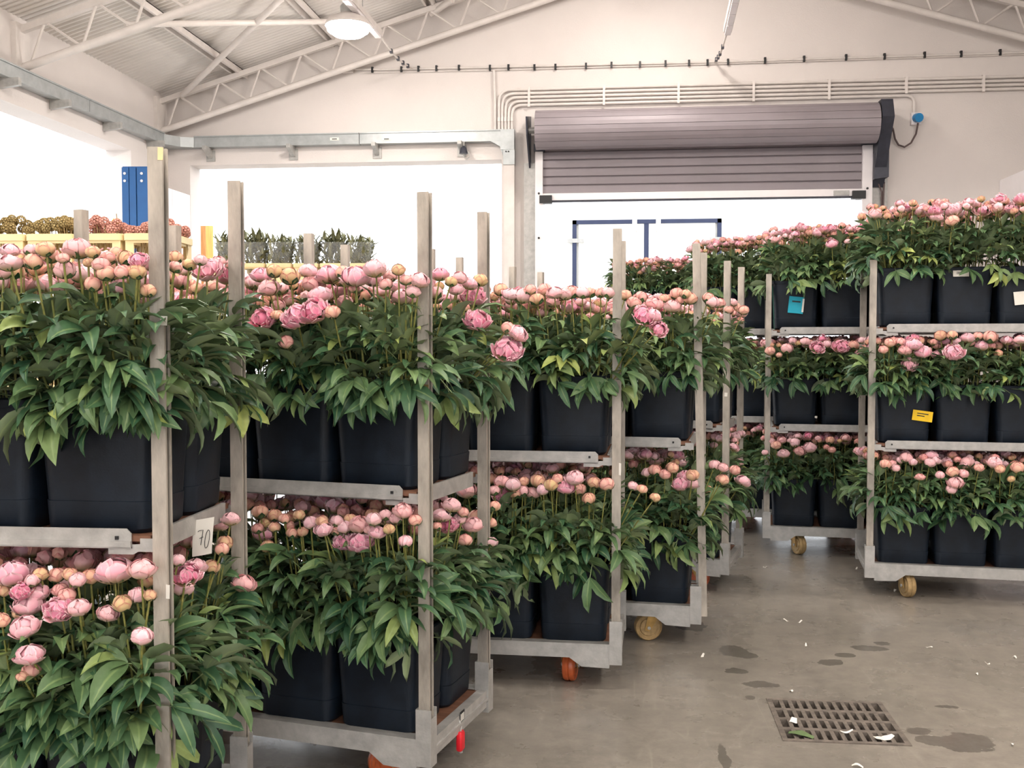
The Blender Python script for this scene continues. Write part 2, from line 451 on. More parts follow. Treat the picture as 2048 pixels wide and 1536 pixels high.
def slat_mesh():
    b = MB(); pr = [(0, 0), (-.012, h * .07), (-.0135, h * .5), (-.012, h * .86), (-.002, h * .93), (.004, h), (.010, h), (.010, 0)]
    return b.prism(pr, 0, gLi - .02, gRi + .02).mesh('slat', 'shutter')
sm = slat_mesh()
for i in range(n): link('slat', sm, D, loc=(0, yg, sB + i * h))
bz0 = on_y(1400, 397, yg).z
bb = build('bottom_bar', MB().box(gLi, gRi, yg - .03, yg + .02, bz0, sB), 'whitealu', D)
build('rubber_seal', MB().box(gLi, gRi, yg - .02, yg + .012, bz0 - .018, bz0), 'darkmetal', bb)
for a, b in ((gLi - .03, gLi + .09), (gRi - .09, gRi + .03)):
    build('end_stop', MB().box(a, b, yg - .06, yg + .03, bz0 - .03, bz0 + .045), 'black', bb)
build('lock', MB().box(gRi - .26, gRi - .12, yg - .05, yg, bz0 + .005, bz0 + .05), 'galv', bb)
# coil
yc = WY - .27
rT = on_y(1400, 216, yc).z; rB = on_y(1400, 291, yc).z
rc = (rT + rB) / 2; rr_ = (rT - rB) / 2 + .01
cL = on_y(1072, 260, yc).x; cR = on_y(1753, 260, yc).x
nf = 15
for k in range(nf):
    a0 = 2 * math.pi * k / nf + .18; a1 = a0 + 2 * math.pi / nf * .95; am = (a0 + a1) / 2
    P2 = lambda a, r: (yc + r * math.cos(a), rc + r * math.sin(a))
    build('coil_slat', MB().prism([P2(a0, rr_), P2(am, rr_ * 1.0), P2(a1, rr_), P2(a1, rr_ - .014), P2(a0, rr_ - .014)], 0, cL, cR), 'shutter', D)
build('coil_core', MB().tube([(cL + .01, yc, rc), (cR - .01, yc, rc)], rr_ - .012, 24), 'darkmetal', D)
build('coil_bracket', MB().prism([(yc - .16, rc + .1), (WY, rc + .19), (WY, rc - .32), (WY - .08, rc - .32), (yc - .1, rc - .06)], 0, cL - .085, cL - .07), 'darkmetal', D)
build('coil_axle', MB().tube([(cL - .09, yc, rc), (cL + .02, yc, rc)], .03, 12), 'galv', D)
# motor side
mx = cR
build('motor_housing', MB().prism([(yc - .19, rc + .02), (yc - .12, rc + .19), (WY - .03, rc + .19), (WY - .01, rc + .05), (WY - .01, rc - .56), (WY - .09, rc - .56), (yc - .06, rc - .16)], 0, mx + .01, mx + .115), 'darkmetal', D)
build('control_box', MB().prism([(gR, 0), (gR + .13, .02), (gR + .13, .26), (gR + .09, .31), (gR + .03, .31), (gR, .24)], 1, yg - .12, yg), 'darkmetal', D, loc=(0, 0, on_y(1755, 362, yg).z))
build('control_wire', MB().tube([(gR + .05, yg - .03, on_y(1755, 365, yg).z), (gR + .09, yg - .03, on_y(1760, 385, yg).z), (gR + .085, yg - .02, 1.9)], .008, 6), 'cable', D)
build('control_wire', MB().tube([(gR + .11, yg - .03, on_y(1755, 365, yg).z), (gR + .105, yg - .03, on_y(1760, 388, yg).z), (gR + .10, yg - .02, 1.9)], .008, 6), 'cable', D)
build('side_channel', MB().box(gR + .005, gR + .15, WY - .06, WY, 0, gT - .12), 'galv', D)
build('side_channel', MB().box(gL - .115, gL - .005, WY - .05, WY, 0, on_y(1060, 328, WY).z), 'galv', D)

# ------------------------------------------------------------------ wall services
def wallpt(px, py, off=.03): return on_y(px, py, WY - off)
def arc_path(p0, p1, corner, r):
    """polyline p0 -> corner (rounded) -> p1"""
    p0, p1, c = Vector(p0), Vector(p1), Vector(corner)
    a = (p0 - c).normalized(); b = (p1 - c).normalized()
    pts = [p0]
    for k in range(7):
        t = k / 6; q = (c + a * r) * (1 - t) ** 2 + c * 2 * t * (1 - t) + (c + b * r) * t ** 2
        pts.append(q)
    return pts + [p1]
tz = on_y(1015, 270, WY - .03).z
hz = [on_y(1500, y, WY - .03).z for y in (167, 175, 183, 191, 199)]
vx = [on_y(x, 230, WY - .03).x for x in (998, 1004.5, 1011, 1017.5, 1024)]
for i, (x, z) in enumerate(zip(vx, hz)):
    y = WY - .03
    xe = XR - .05
    name = ('uppermost', 'second', 'third', 'fourth', 'lowest')[i]
    if i < 4:
        pts = arc_path((x, y, tz - .02), (xe, y, z), (x, y, z), .12)
    else:
        q = on_y(1829, 180, y); e = on_y(1829, 236, y)
        pts = arc_path((x, y, tz - .02), (q.x - .2, y, z), (x, y, z), .10)[:-1] + arc_path((q.x - .3, y, z), (q.x, y, e.z), (q.x, y, z), .08)
    c = build('conduit_pipe', MB().tube(pts, .0135, 8), 'steelwhite', smooth=True)
    tag(c, ('%s of the white conduit pipes bending over the roller door' % name) if i < 4 else 'lowest white conduit pipe, dropping to the blue socket', 'conduit', 'wall conduit pipes')
    saddle = cached('saddle', lambda: MB().box(-.012, .012, -.018, .012, -.02, .02).mesh('saddle_clip', 'steelwhite'))
    for px in (1058, 1208, 1357, 1507, 1658, 1812, 1966):
        if i == 4 and px > 1800: continue
        link('saddle_clip', saddle, c, loc=(on_y(px, 190, y).x, y, z))
    link('saddle_clip', saddle, c, loc=(x, y, tz + .15))
c = build('conduit_pipe', MB().tube(arc_path((vx[0] - .04, WY - .025, tz - .02), (vx[0] - .05, WY - .025, wallpt(990, 140).z), (vx[0] - .04, WY - .025, tz + .3), .02), .012, 8), 'steelwhite', smooth=True)
tag(c, 'short white conduit riser joining the clipped cable line to trunking', 'conduit', 'wall conduit pipes')
# clipped cable line
ca = wallpt(690, 141, .02); 
pts = [wallpt(345, 250, .16), wallpt(500, 197, .14), wallpt(625, 155, .10), wallpt(690, 138, .03), wallpt(760, 139, .02), wallpt(990, 134, .02), wallpt(1430, 124, .02), wallpt(2047, 105, .02)]
e = pts[-1] + (pts[-1] - pts[-2]).normalized() * 1.5
c = build('clipped_cable', MB().tube(pts + [e], .011, 8), 'steelwhite', smooth=True)
tag(c, 'white cable run with black clips along the gable wall', 'cable')
clip = MB().box(-.010, .010, -.016, .012, -.028, .028).mesh('cable_clip', 'black')
for px, py in ((745, 140), (803, 139), (837, 138), (873, 137), (918, 136), (980, 136), (1017, 135), (1069, 135), (1111, 134), (1172, 132), (1223, 130), (1280, 129), (1331, 127), (1378, 126), (1415, 125), (1456, 124), (1530, 121), (1608, 118), (1692, 115), (1769, 113), (1849, 110), (1922, 108), (2000, 105)):
    p = wallpt(px, py, .02); link('cable_clip', clip, c, loc=p)
c2 = build('lower_strand', MB().tube([wallpt(720, 146, .015), wallpt(1000, 140, .015), wallpt(1430, 128, .015), wallpt(2047, 109, .015), e + Vector((0, 0, -.03))], .006, 6), 'steelwhite', c)
jb = empty('junction_box', wallpt(698, 141, .0)); tag(jb, 'small grey junction box where truss meets the clipped cable', 'junction box')
build('casing', MB().box(-.06, .05, -.06, 0, -.03, .035), 'steelwhite', jb); build('opening', MB().box(-.05, .03, -.066, -.058, -.015, .02), 'darkmetal', jb)
# socket with hanging lead
so_ = empty('wall_socket', wallpt(1830, 238, .0)); tag(so_, 'blue wall socket with plug beside the roller door', 'socket')
build('back_box', MB().box(-.045, .045, -.05, 0, -.06, .05), 'whitealu', so_); build('plug', MB().tube([(0, -.05, 0), (.01, -.11, -.01)], .042, 12), 'bluesocket', so_, smooth=True)
p0 = wallpt(1836, 246, .09); p1 = on_y(1779, 247, WY - .1)
pts = [p0, wallpt(1832, 268, .07), wallpt(1822, 286, .06), wallpt(1809, 294, .05), wallpt(1797, 290, .05), wallpt(1790, 278, .06), wallpt(1786, 258, .08), p1]
tag(build('power_lead', MB().tube(pts, .009, 8), 'cable', smooth=True), 'brown power lead drooping from blue socket to shutter motor', 'cable')
# zinc trunking along the left wall, round the corner and along the gable
tk = empty('cable_trunking', (0, 0, 0)); tag(tk, 'zinc cable trunking across the gable wall and down the pier', 'trunking')
tzl = on_x(150, 200, XL + .1).z
zt = on_y(700, 268, WY - .1).z; zb = on_y(700, 288, WY - .1).z
xEnd = on_y(1006, 280, WY - .08).x; x2 = on_y(1029, 280, WY - .08).x
TH = zt - zb; D0 = .10
lenw = 1.15
ts = empty('cable_trunking', (XL, 0, 0)); tag(ts, 'zinc cable trunking on brackets along the side wall', 'trunking')
yy = YR + .5
while yy < WY - .35:
    y2 = min(yy + 2.0, WY - .3)
    build('trunk_length', MB().box(.002, D0, yy + .003, y2 - .003, zb, zt), 'tray', ts)
    build('trunk_flange', MB().box(.002, D0 + .012, yy + .003, y2 - .003, zt, zt + .012), 'tray', ts)
    yy = y2
build('trunk_elbow', MB().prism([(XL, WY - .3), (XL + D0, WY - .3), (XL + .2, WY - .15), (XL + .32, WY - D0), (XL + .32, WY), (XL, WY)], 2, zb, zt), 'tray', tk)
xx = XL + .32
while xx < xEnd - .05:
    x3 = min(xx + 1.7, xEnd)
    build('trunk_length', MB().box(xx + .003, x3 - .003, WY - D0, WY, zb, zt), 'tray', tk)
    build('trunk_flange', MB().box(xx + .003, x3 - .003, WY - D0 - .012, WY, zt, zt + .012), 'tray', tk)
    xx = x3
zc = on_y(1015, 300, WY - .08).z
build('corner_box', MB().box(xEnd - .02, x2, WY - D0 - .01, WY, zc, zt + .012), 'tray', tk)
build('corner_box_cover', MB().box(xEnd + .005, x2 + .004, WY - D0 - .016, WY, on_y(1015, 330, WY - .08).z, zc - .002), 'tray', tk)
build('trunk_drop', MB().box(xEnd + .01, x2, WY - D0, WY, 0, on_y(1015, 330, WY - .08).z), 'steelwhite', tk)
build('corner_gusset', MB().prism([(xEnd - .12, zb), (xEnd, zb), (xEnd, zb - .14), (xEnd - .03, zb - .05)], 1, WY - D0 + .002, WY - .01), 'tray', tk)
for px in (1017, 1012):
    p = on_y(px, 303, WY - D0 - .018); build('rivet', MB().tube([p, p + Vector((0, -.006, 0))], .008, 8), 'black', tk)
for px in (414, 581, 750, 921):                       # brackets under the gable run
    p = on_y(px, 291, WY - D0)
    b = build('bracket', MB().prism([(WY - D0 - .08, 0), (WY, 0), (WY, -.10), (WY - .02, -.10), (WY - D0 - .08, -.035)], 0, -.02, .02), 'galv', tk, loc=(p.x, 0, zb))
    build('bracket_foot', MB().box(-.045, .045, WY - .012, WY - .002, -.13, -.02), 'galv', b)
for yv in (3.2, 4.7, 6.2, on_x(22, 158, XL + .1).y, on_x(124, 205, XL + .1).y, on_x(228, 246, XL + .1).y, on_x(314, 281, XL + .1).y):
    b = build('bracket', MB().prism([(.002, 0), (.17, 0), (.17, -.055), (.02, -.075), (.002, -.075)], 1, -.02, .02), 'galv', ts, loc=(0, yv, zb))
for px in (669, 773):
    p = on_y(px, 278, WY - D0 - .002)
    l_ = build('maker_label', MB().box(-.045, .045, -.003, 0, -.014, .014), 'paper', tk, loc=p)
    build('print_line', MB().box(-.025, .025, -.004, -.0025, -.005, .004), 'ink', l_)
# little bell under the trunking
p = on_y(927, 296, WY - .1); be = empty('alarm_bell', p); tag(be, 'small dark alarm bell hanging below the zinc trunking', 'bell')
build('gong', MB().lathe([(.012, .02), (.03, .0), (.042, -.05), (.044, -.055), (.02, -.056)], 14), 'darkmetal', be, smooth=True)
build('hook_loop', MB().tube([(.03 * math.cos(a) + .03, 0, -.07 + .035 * math.sin(a)) for a in np.linspace(0, 6.28, 14)], .005, 6), 'galv', be)
build('stalk', MB().tube([(0, 0, .018), (0, 0, zb - p.z)], .012, 8), 'galv', be)

# ------------------------------------------------------------------ lamps
def high_bay(loc, label, group=None):
    o = empty('high_bay_lamp', loc); tag(o, label, 'lamp', group)
    zr = roofz(loc[0]) - loc[2] - .03
    build('reflector', MB().lathe([(.05, .10), (.165, .045), (.19, .0), (.187, -.012), (.16, .03), (.05, .08)], 28), 'steelwhite', o, smooth=True)
    build('lens', MB().lathe([(.18, -.008), (.17, -.05), (.12, -.085), (.03, -.098), (.002, -.1)], 28), 'lens', o, smooth=True)
    build('driver_box', MB().lathe([(.06, .08), (.065, .15), (.05, .17), (.02, .175)], 16), 'galv', o, smooth=True)
    build('hanger', MB().tube([(0, 0, .17), (0, 0, zr)], .008, 6), 'galv', o)
    build('hook', MB().tube([(-.03, 0, .22), (-.02, 0, .26), (.02, 0, .27), (.035, 0, .23), (.02, 0, .19)], .009, 6), 'darkmetal', o)
    return o
p = on_y(696, 50, 8.55)
high_bay(p, 'lit high-bay lamp hanging before the gable truss')
high_bay((.15, 8.75, 4.75), 'lit high-bay lamp under the ridge above the shutter', None)
for x in (-2.33, .15, 2.75):  # unseen lamp rows, added to brighten the near part of the hall
    for y in (5.4, 3.2, 1.0, -1.2, -3.6):
        high_bay((x, y, roofz(x) - .5), 'unseen high-bay lamp added to brighten the near aisle', 'added fill lamps over the aisle')
# light battens on suspension wires
def batten(a, b, anchor, label):
    o = empty('light_batten', b); tag(o, label, 'light fitting')
    b_ = Vector(b)
    d = (Vector(a) - b_)
    build('channel', MB().bar((0, 0, .0), d, .07, .05), 'steelwhite', o)
    nseg = 4
    for k in range(nseg):
        p0 = d * (k / nseg + .01); p1 = d * ((k + 1) / nseg - .01)
        build('diffuser', MB().bar(p0 + Vector((0, 0, -.035)), p1 + Vector((0, 0, -.035)), .05, .03), 'whitealu', o)
    w_ = Vector(anchor) - b_
    pts = [w_ * t + Vector((0, 0, -.05 * math.sin(math.pi * t))) for t in np.linspace(0, 1, 9)]
    build('chain_cable', MB().tube(pts, .009, 6), 'steelwhite', o)
    for t in (.35, .55, .7, .85):
        q = w_ * t + Vector((0, 0, -.05 * math.sin(math.pi * t)))
        build('cable_tie', MB().box(q.x - .012, q.x + .012, q.y - .02, q.y + .02, q.z - .018, q.z + .018), 'darkmetal', o)
    up = roofz(b[0]) - b[2]
    build('drop_wire', MB().tube([d * .5, d * .5 + Vector((0, 0, roofz(b[0]) - b[2] - .03))], .004, 5), 'galv', o)
b1 = on_y(757, 66, 9.2); a1 = on_y(690, -12, 8.2)
batten(a1, b1, wallpt(825, 137, .02), 'white light batten beside the lit lamp, chained to gable wall')
b1 = on_y(1455, 60, 9.25); a1 = on_y(1476, -30, 8.2)
batten(a1, b1, wallpt(1429, 123, .02), 'white light batten above the shutter, chained to gable wall')

# ------------------------------------------------------------------ drain grate
o = empty('drain_grate', (dcx, dcy, 0)); tag(o, 'rusty cast-iron floor drain grate littered with plant scraps', 'drain grate')
mb = MB(); w_ = .02
for a in ((-DW, DW, -DD, -DD + w_), (-DW, DW, DD - w_, DD), (-DW, -DW + w_, -DD + w_, DD - w_), (DW - w_, DW, -DD + w_, DD - w_)): mb.box(*a, -.03, .004)
build('frame', mb, 'iron', o)
nb = 12; wi = 2 * (DW - w_); pit = wi / nb
bm_ = MB().box(-pit * .23, pit * .23, -DD + w_, DD - w_, -.012, .003).mesh('bar', 'iron')
for k in range(1, nb): link('bar', bm_, o, loc=(-DW + w_ + k * pit, 0, 0))
cm_ = MB().box(-DW + w_, DW - w_, -.012, .012, -.03, .0035).mesh('cross_bar', 'iron')
for k in (1, 2, 3): link('cross_bar', cm_, o, loc=(0, -DD + w_ + k * 2 * (DD - w_) / 4, 0))
mb = MB().box(-DW + .002, DW - .002, -DD + .002, DD - .002, -.16, -.15)
for a in ((-DW + .002, DW - .002, -DD + .002, -DD + .008), (-DW + .002, DW - .002, DD - .008, DD - .002), (-DW + .002, -DW + .008, -DD + .008, DD - .008), (DW - .008, DW - .002, -DD + .008, DD - .008)): mb.box(*a, -.15, -.031)
build('sump_shade_box', mb, 'pit', o)  # dark-walled box painted as the shade below the grate bars
def scrap(px, py, w, h, rz, m, name, label, cat, group=None, z=.0045):
    p = on_z(px, py, z); mb = MB(); n = 7; vs = []
    for i in range(n):
        t = i / (n - 1); hw = h / 2 * (.35 + .65 * math.sin(math.pi * min(max(t, .08), .92))) * random.uniform(.7, 1.2)
        zz = .004 + .006 * math.sin(t * 4 + px)
        vs += [((t - .5) * w, -hw, zz), ((t - .5) * w, hw, zz + .002)]
    k = len(vs); vs += [(x, y, z_ - .0015) for x, y, z_ in vs]
    fs = []
    for i in range(n - 1):
        a = 2 * i; fs += [(a, a + 2, a + 3, a + 1), (k + a, k + a + 1, k + a + 3, k + a + 2)]
    for i in range(n - 1):
        a = 2 * i; fs += [(a, k + a, k + a + 2, a + 2), (a + 1, a + 3, k + a + 3, k + a + 1)]
    mb.add(vs, fs)
    o = build(name, mb, m, loc=p, rot=(0, 0, rz)); tag(o, label, cat, group); return o
scrap(1768, 1476, .085, .04, .5, 'paper', 'paper_scrap', 'torn white paper scrap lying across the drain grate', 'paper')
scrap(1587, 1443, .03, .035, 1.2, 'paper', 'paper_scrap', 'small crumpled white scrap on the drain grate', 'paper')
scrap(1602, 1471, .09, .035, -.4, 'leaf', 'fallen_leaf', 'wilted green leaf stuck in the drain grate', 'leaf')
scrap(1693, 1464, .05, .012, .3, 'paper', 'paper_scrap', 'thin white sliver on the drain grate bars', 'paper')
for px, py in ((1600, 1245), (1572, 1242), (1612, 1292), (1405, 1313), (1582, 1384), (2029, 1316), (1975, 1328), (1858, 1296), (2024, 1491), (1715, 1534), (1953, 1350), (1530, 1135), (1713, 1138), (1790, 1182)):
    scrap(px, py, random.uniform(.02, .04), random.uniform(.008, .014), random.uniform(-1.5, 1.5), 'paper', 'fallen_petal', 'small pale petal lying on the concrete floor', 'petal', 'petals on the floor', .0005)

# ------------------------------------------------------------------ trolleys
HX, HY = .65, .2575
PT = 1.895
def u_profile():
    d, wv, t = .036, .034, .004       # web at inner side, flanges outward (+x)
    return [(-d / 2, -wv / 2), (d / 2, -wv / 2), (d / 2, -wv / 2 + t * 2), (d / 2 - t, -wv / 2 + t * 2), (d / 2 - t, -wv / 2 + t), (-d / 2 + t, -wv / 2 + t),
            (-d / 2 + t, wv / 2 - t), (d / 2 - t, wv / 2 - t), (d / 2 - t, wv / 2 - t * 2), (d / 2, wv / 2 - t * 2), (d / 2, wv / 2), (-d / 2, wv / 2)]
def post_mesh(): return MB().prism(u_profile(), 2, 0, PT - .15).mesh('post', 'galvold')
def socket_mesh():
    mb = MB(); a, b, t = .026, .0235, .005
    mb.box(-a, a, -b, -b + t, -.155, .0); mb.box(-a, a, b - t, b, -.155, .0); mb.box(-a, -a + t, -b + t, b - t, -.155, .0); mb.box(a - t, a, -b + t, b - t, -.155, -.03)
    mb.box(-a, a, -b, b, -.18, -.155)
    return mb.mesh('socket', 'galv')
BZ = .187                              # base deck top
def long_rail(hx):
    def f():
        z1 = BZ + .004; pr = [(-hx, z1), (hx, z1), (hx, z1 - .095), (hx - .115, z1 - .092), (hx - .165, z1 - .056), (-hx + .165, z1 - .056), (-hx + .115, z1 - .092), (-hx, z1 - .095)]
        mb = MB().prism(pr, 1, -.016, .016); mb.prism([(-hx, z1), (hx, z1), (hx, z1 + .004), (-hx, z1 + .004)], 1, -.016, .03)
        return mb.mesh('long_rail', 'galv')
    return f
def side_rail():
    z1 = BZ + .004; hy = HY - .022
    mb = MB().prism([(-hy, z1), (hy, z1), (hy, z1 - .06), (-hy, z1 - .06)], 0, -.022, .012)
    mb.prism([(-hy, z1 - .026), (hy, z1 - .026), (hy, z1 - .034), (-hy, z1 - .034)], 0, .012, .018)
    return mb.mesh('side_rail', 'galv')
def fork_mesh():
    mb = MB(); mb.box(-.045, .045, -.04, .04, .152, .163); mb.tube([(0, 0, .135), (0, 0, .155)], .028, 14)
    for s in (-1, 1):
        mb.prism([(-.028, .145), (.034, .145), (.045, .085), (.052, .055), (.032, .048), (.012, .075)], 1, s * .031 - .002, s * .031 + .002)
    mb.box(-.028, .034, -.03, .03, .138, .146)
    return mb.mesh('caster_fork', 'castfork')
def wheel_mesh(m):
    prof = []; R_ = .066
    mb = MB()
    pr = [(.012, -.025), (.040, -.025), (.043, -.019), (.056, -.019), (R_ - .005, -.024), (R_, -.017), (R_, -.005), (R_ - .004, 0), (R_, .005), (R_, .017), (R_ - .005, .024), (.056, .019), (.043, .019), (.040, .025), (.012, .025)]
    n = 28; base = 0
    for r, y in pr:
        for k in range(n):
            a = 2 * math.pi * k / n; mb.v.append((r * math.cos(a), y, r * math.sin(a)))
    for i in range(len(pr) - 1):
        for k in range(n):
            a = i * n + k; b = i * n + (k + 1) % n; mb.f.append((a, a + n, b + n, b))
    return mb.mesh('wheel', m, True)
def axle_mesh(): return MB().tube([(0, -.040, 0), (0, .040, 0)], .008, 10).mesh('axle', 'galv')
def shelf_parts(hx):
    def deck(): return MB().box(-hx + .03, hx - .03, -HY + .0, HY - .0, -.014, 0).mesh('shelf', 'ply')
    def lip():
        a = hx - .075
        pr = [(-a, .006), (-a + .012, .018), (a - .012, .018), (a, .006), (a, -.030), (-a, -.030)]
        mb = MB().prism(pr, 1, -.004, .0); mb.box(-a, a, -.004, .03, -.03, -.026)
        mb.prism([(-a, -.012), (a, -.012), (a, -.026), (-a, -.026)], 1, -.008, -.004)
        return mb.mesh('lip', 'galv')
    def hook(): return MB().prism([(-.075, -.045), (-.012, -.045), (0, -.038), (.045, -.038), (.045, -.006), (.005, -.006), (.005, -.02), (-.075, -.024)], 1, -.004, .0).mesh('hook', 'galv')
    def hole(): return MB().tube([(0, -.0085, 0), (0, -.0045, 0)], .006, 4).mesh('hole', 'black')
    def end(): return MB().box(-.005, .005, -HY + .03, HY - .03, -.045, .006).mesh('end_rail', 'galv')
    return deck, lip, hook, hole, end
def trolley(center, rz, tiers, label, group, wheel='castorangetyre', wheel_rot=(0.3, 1.7, 2.8, .9), hx=HX, lean=None, posts=True):
    o = empty('flower_trolley', (center.x, center.y, 0), rz); tag(o, label, 'trolley', group)
    pm = cached('post', post_mesh); sm_ = cached('sock', socket_mesh)
    for k, (sx, sy) in enumerate(((1, -1), (-1, -1), (1, 1), (-1, 1))):
        rot = (0, 0, 0 if sx > 0 else math.pi)
        r2 = rot
        if lean and k == lean[0]: r2 = (lean[1], lean[2], rot[2])
        link('post', pm, o, loc=(sx * hx, sy * HY, .15), rot=r2)
        link('socket', sm_, o, loc=(sx * hx, sy * HY, .292), rot=rot)
    lr = cached(('lr', hx), long_rail(hx - .026))
    link('long_rail', lr, o, loc=(0, -HY - .002, 0)); link('long_rail', lr, o, loc=(0, HY + .002, 0), rot=(0, 0, math.pi))
    sr = cached('sr', side_rail); link('side_rail', sr, o, loc=(hx + .006, 0, 0)); link('side_rail', sr, o, loc=(-hx - .006, 0, 0), rot=(0, 0, math.pi))
    link('base_deck', cached(('bd', hx), lambda: MB().box(-hx + .02, hx - .02, -HY + .014, HY - .014, BZ - .012, BZ).mesh('base_deck', 'ply')), o)
    fm = cached('fork', fork_mesh); wm = cached(('wh', wheel), lambda: wheel_mesh(wheel)); ax = cached('axle', axle_mesh)
    for (sx, sy), a in zip(((1, -1), (-1, -1), (1, 1), (-1, 1)), wheel_rot):
        c = link('caster', fm, o, loc=(sx * (hx - .20), sy * (HY - .075), 0), rot=(0, 0, a))
        link('wheel', wm, c, loc=(.032, 0, .066)); link('axle', ax, c, loc=(.032, 0, .066))
    deck, lip, hook, hole, end = shelf_parts(hx)
    for z in tiers[1:]:
        sh = link('shelf', cached(('deck', hx), deck), o, loc=(0, 0, z))
        for s in (-1, 1):
            r = (0, 0, 0 if s < 0 else math.pi)
            link('lip', cached(('lip', hx), lip), sh, loc=(0, s * (HY + .004), 0), rot=r)
            for s2 in (-1, 1):
                h_ = link('hook', cached('hook', hook), sh, loc=(s2 * (hx - .06), s * (HY + .0), 0), rot=(0, 0, 0)); h_.scale = (s2, 1, 1)
                link('hole', cached('hole', hole), sh, loc=(s2 * (hx - .11), s * (HY + .004) - (0 if s < 0 else -.012), -.004))
            link('end_rail', cached('endr', end), sh, loc=(s * (hx - .034), 0, 0))
    return o
def corner_center(px, py, sx, theta, z=PT):
    p = on_z(px, py, z); rz = rad(YAW - theta)
    off = Matrix.Rotation(rz, 2) @ Vector((sx * HX, -HY))
    return Vector((p.x - off.x, p.y - off.y, 0)), rz
def lat_center(lat, d, theta):
    p = cw(lat, d); rz = rad(YAW - theta); off = Matrix.Rotation(rz, 2) @ Vector((-HX, -HY))
    return Vector((p.x - off.x, p.y - off.y, 0)), rz
TL = [BZ, .97]; TR = [BZ, .87, 1.52]
CARTS = {}
def add_cart(key, cr, tiers, label, group, nick, aisle, **k):
    c, rz = cr
    o = trolley(c, rz, tiers, label, group, **k)
    CARTS[key] = dict(c=c, rz=rz, tiers=tiers, nick=nick, aisle=aisle, o=o, R=Matrix.Rotation(rz, 3, 'Z'))
g2, g3 = 'two-tier flower trolleys', 'three-tier flower trolleys'
add_cart('C1', corner_center(315, 296, 1, 5.4), TL, 'zinc two-tier flower trolley with a paper card reading 70', g2, '70-card trolley', 1, wheel='casttan')
add_cart('C2', corner_center(849, 385, 1, 19), TL, 'zinc two-tier flower trolley with a red tag under its base', g2, 'red-tag trolley', 1, wheel_rot=(.95, 1.7, 2.2, .9))
add_cart('C3', corner_center(1235, 458, 1, 8), TL, 'zinc two-tier flower trolley with a bare orange caster wheel', g2, 'orange-caster trolley', 1, wheel_rot=(1.45, 1.7, 2.8, .9))
add_cart('C4', corner_center(1397, 487, 1, 13), TL, 'zinc two-tier flower trolley with one leaning corner post', g2, 'leaning-post trolley', 1, wheel='casttan', wheel_rot=(math.pi + .25, 1.7, 2.8, .9), lean=(0, 0, 0))
add_cart('C5', corner_center(1455, 522, 1, 21), TL, 'zinc two-tier flower trolley just behind the leaning-post trolley', g2, 'trolley behind leaning-post one', 1)
add_cart('R1', corner_center(1747, 520, -1, 13), TR, 'zinc three-tier flower trolley with a yellow card on its middle tier', g3, 'yellow-card trolley', -1, wheel='casttan', wheel_rot=(.3, -1.25, 2.8, .9))
add_cart('R2', corner_center(1538, 548, -1, 13), TR, 'zinc three-tier flower trolley with a turquoise card on its top tier', g3, 'turquoise-card trolley', -1, wheel='casttan', wheel_rot=(.3, -1.1, 2.8, .9))
add_cart('R3', lat_center(1.36, 7.82, 13), TR, 'zinc three-tier flower trolley just behind the turquoise-card trolley', g3, 'trolley behind turquoise-card one', -1)
add_cart('R4', lat_center(.84, 8.62, 12), TR, 'zinc three-tier flower trolley standing closest to the roller shutter', g3, 'trolley nearest shutter', -1)
# the leaning post of C4: bottom to the aisle side
for ch in CARTS['C4']['o'].children:
    if ch.name.startswith('post') and ch.location.x > 0 and ch.location.y < 0:
        ch.rotation_euler = (0, -.026, 0); ch.location.x += .035; break

# ------------------------------------------------------------------ buckets
BH = .33
def rrect(hx, hy, r, n=4):
    pts = []
    for cx, cy, a0 in ((hx - r, hy - r, 0), (-hx + r, hy - r, 90), (-hx + r, -hy + r, 180), (hx - r, -hy + r, 270)):
        for k in range(n + 1):
            a = rad(a0 + 90 * k / n); pts.append((cx + r * math.cos(a), cy + r * math.sin(a)))
    return pts
def ringmesh(rings, name, m, close0=True, close1=False):
    mb = MB(); n = len(rings[0][0])
    for pts, z in rings: mb.v += [(x, y, z) for x, y in pts]
    for i in range(len(rings) - 1):
        for k in range(n):
            a = i * n + k; b = i * n + (k + 1) % n; mb.f.append((a, b, b + n, a + n))
    if close0: mb.f.append(tuple(range(n))[::-1])
    if close1: mb.f.append(tuple(range((len(rings) - 1) * n, len(rings) * n)))
    return mb.mesh(name, m, True)
BW, BD = .154, .1265
def bucket_body(m='bucket'):
    R_ = lambda t, ins=0: rrect(BW * (.87 + .11 * t) - ins, BD * (.88 + .10 * t) - ins, .035)
    return ringmesh([(R_(0, .01), 0), (R_(0), .012), (R_(.24), BH * .24), (R_(.24, .002), BH * .243), (R_(.25, .002), BH * .255), (R_(.97), BH - .01), (R_(.97, .006), BH - .01), (R_(.3, .006), BH * .3), (R_(.29, .02), BH * .3)], 'body', m, True, True)
def bucket_rim(m='bucket'):
    R_ = lambda d: rrect(BW + d, BD + d, .037)
    return ringmesh([(R_(-.006), BH - .024), (R_(.0), BH - .022), (R_(.002), BH - .004), (R_(-.001), BH), (R_(-.008), BH), (R_(-.009), BH - .02)], 'rim', m, False, False)
bb_, br_ = bucket_body(), bucket_rim()
bg_, brg_ = bucket_body('bucketgreen'), bucket_rim('bucketgreen')
TN2 = ['bottom tier', 'upper tier']; TN3 = ['bottom tier', 'middle tier', 'top tier']
COLN = ['first', 'second', 'third', 'fourth']
BUCKETS = []
PX, PY = .313, .1275
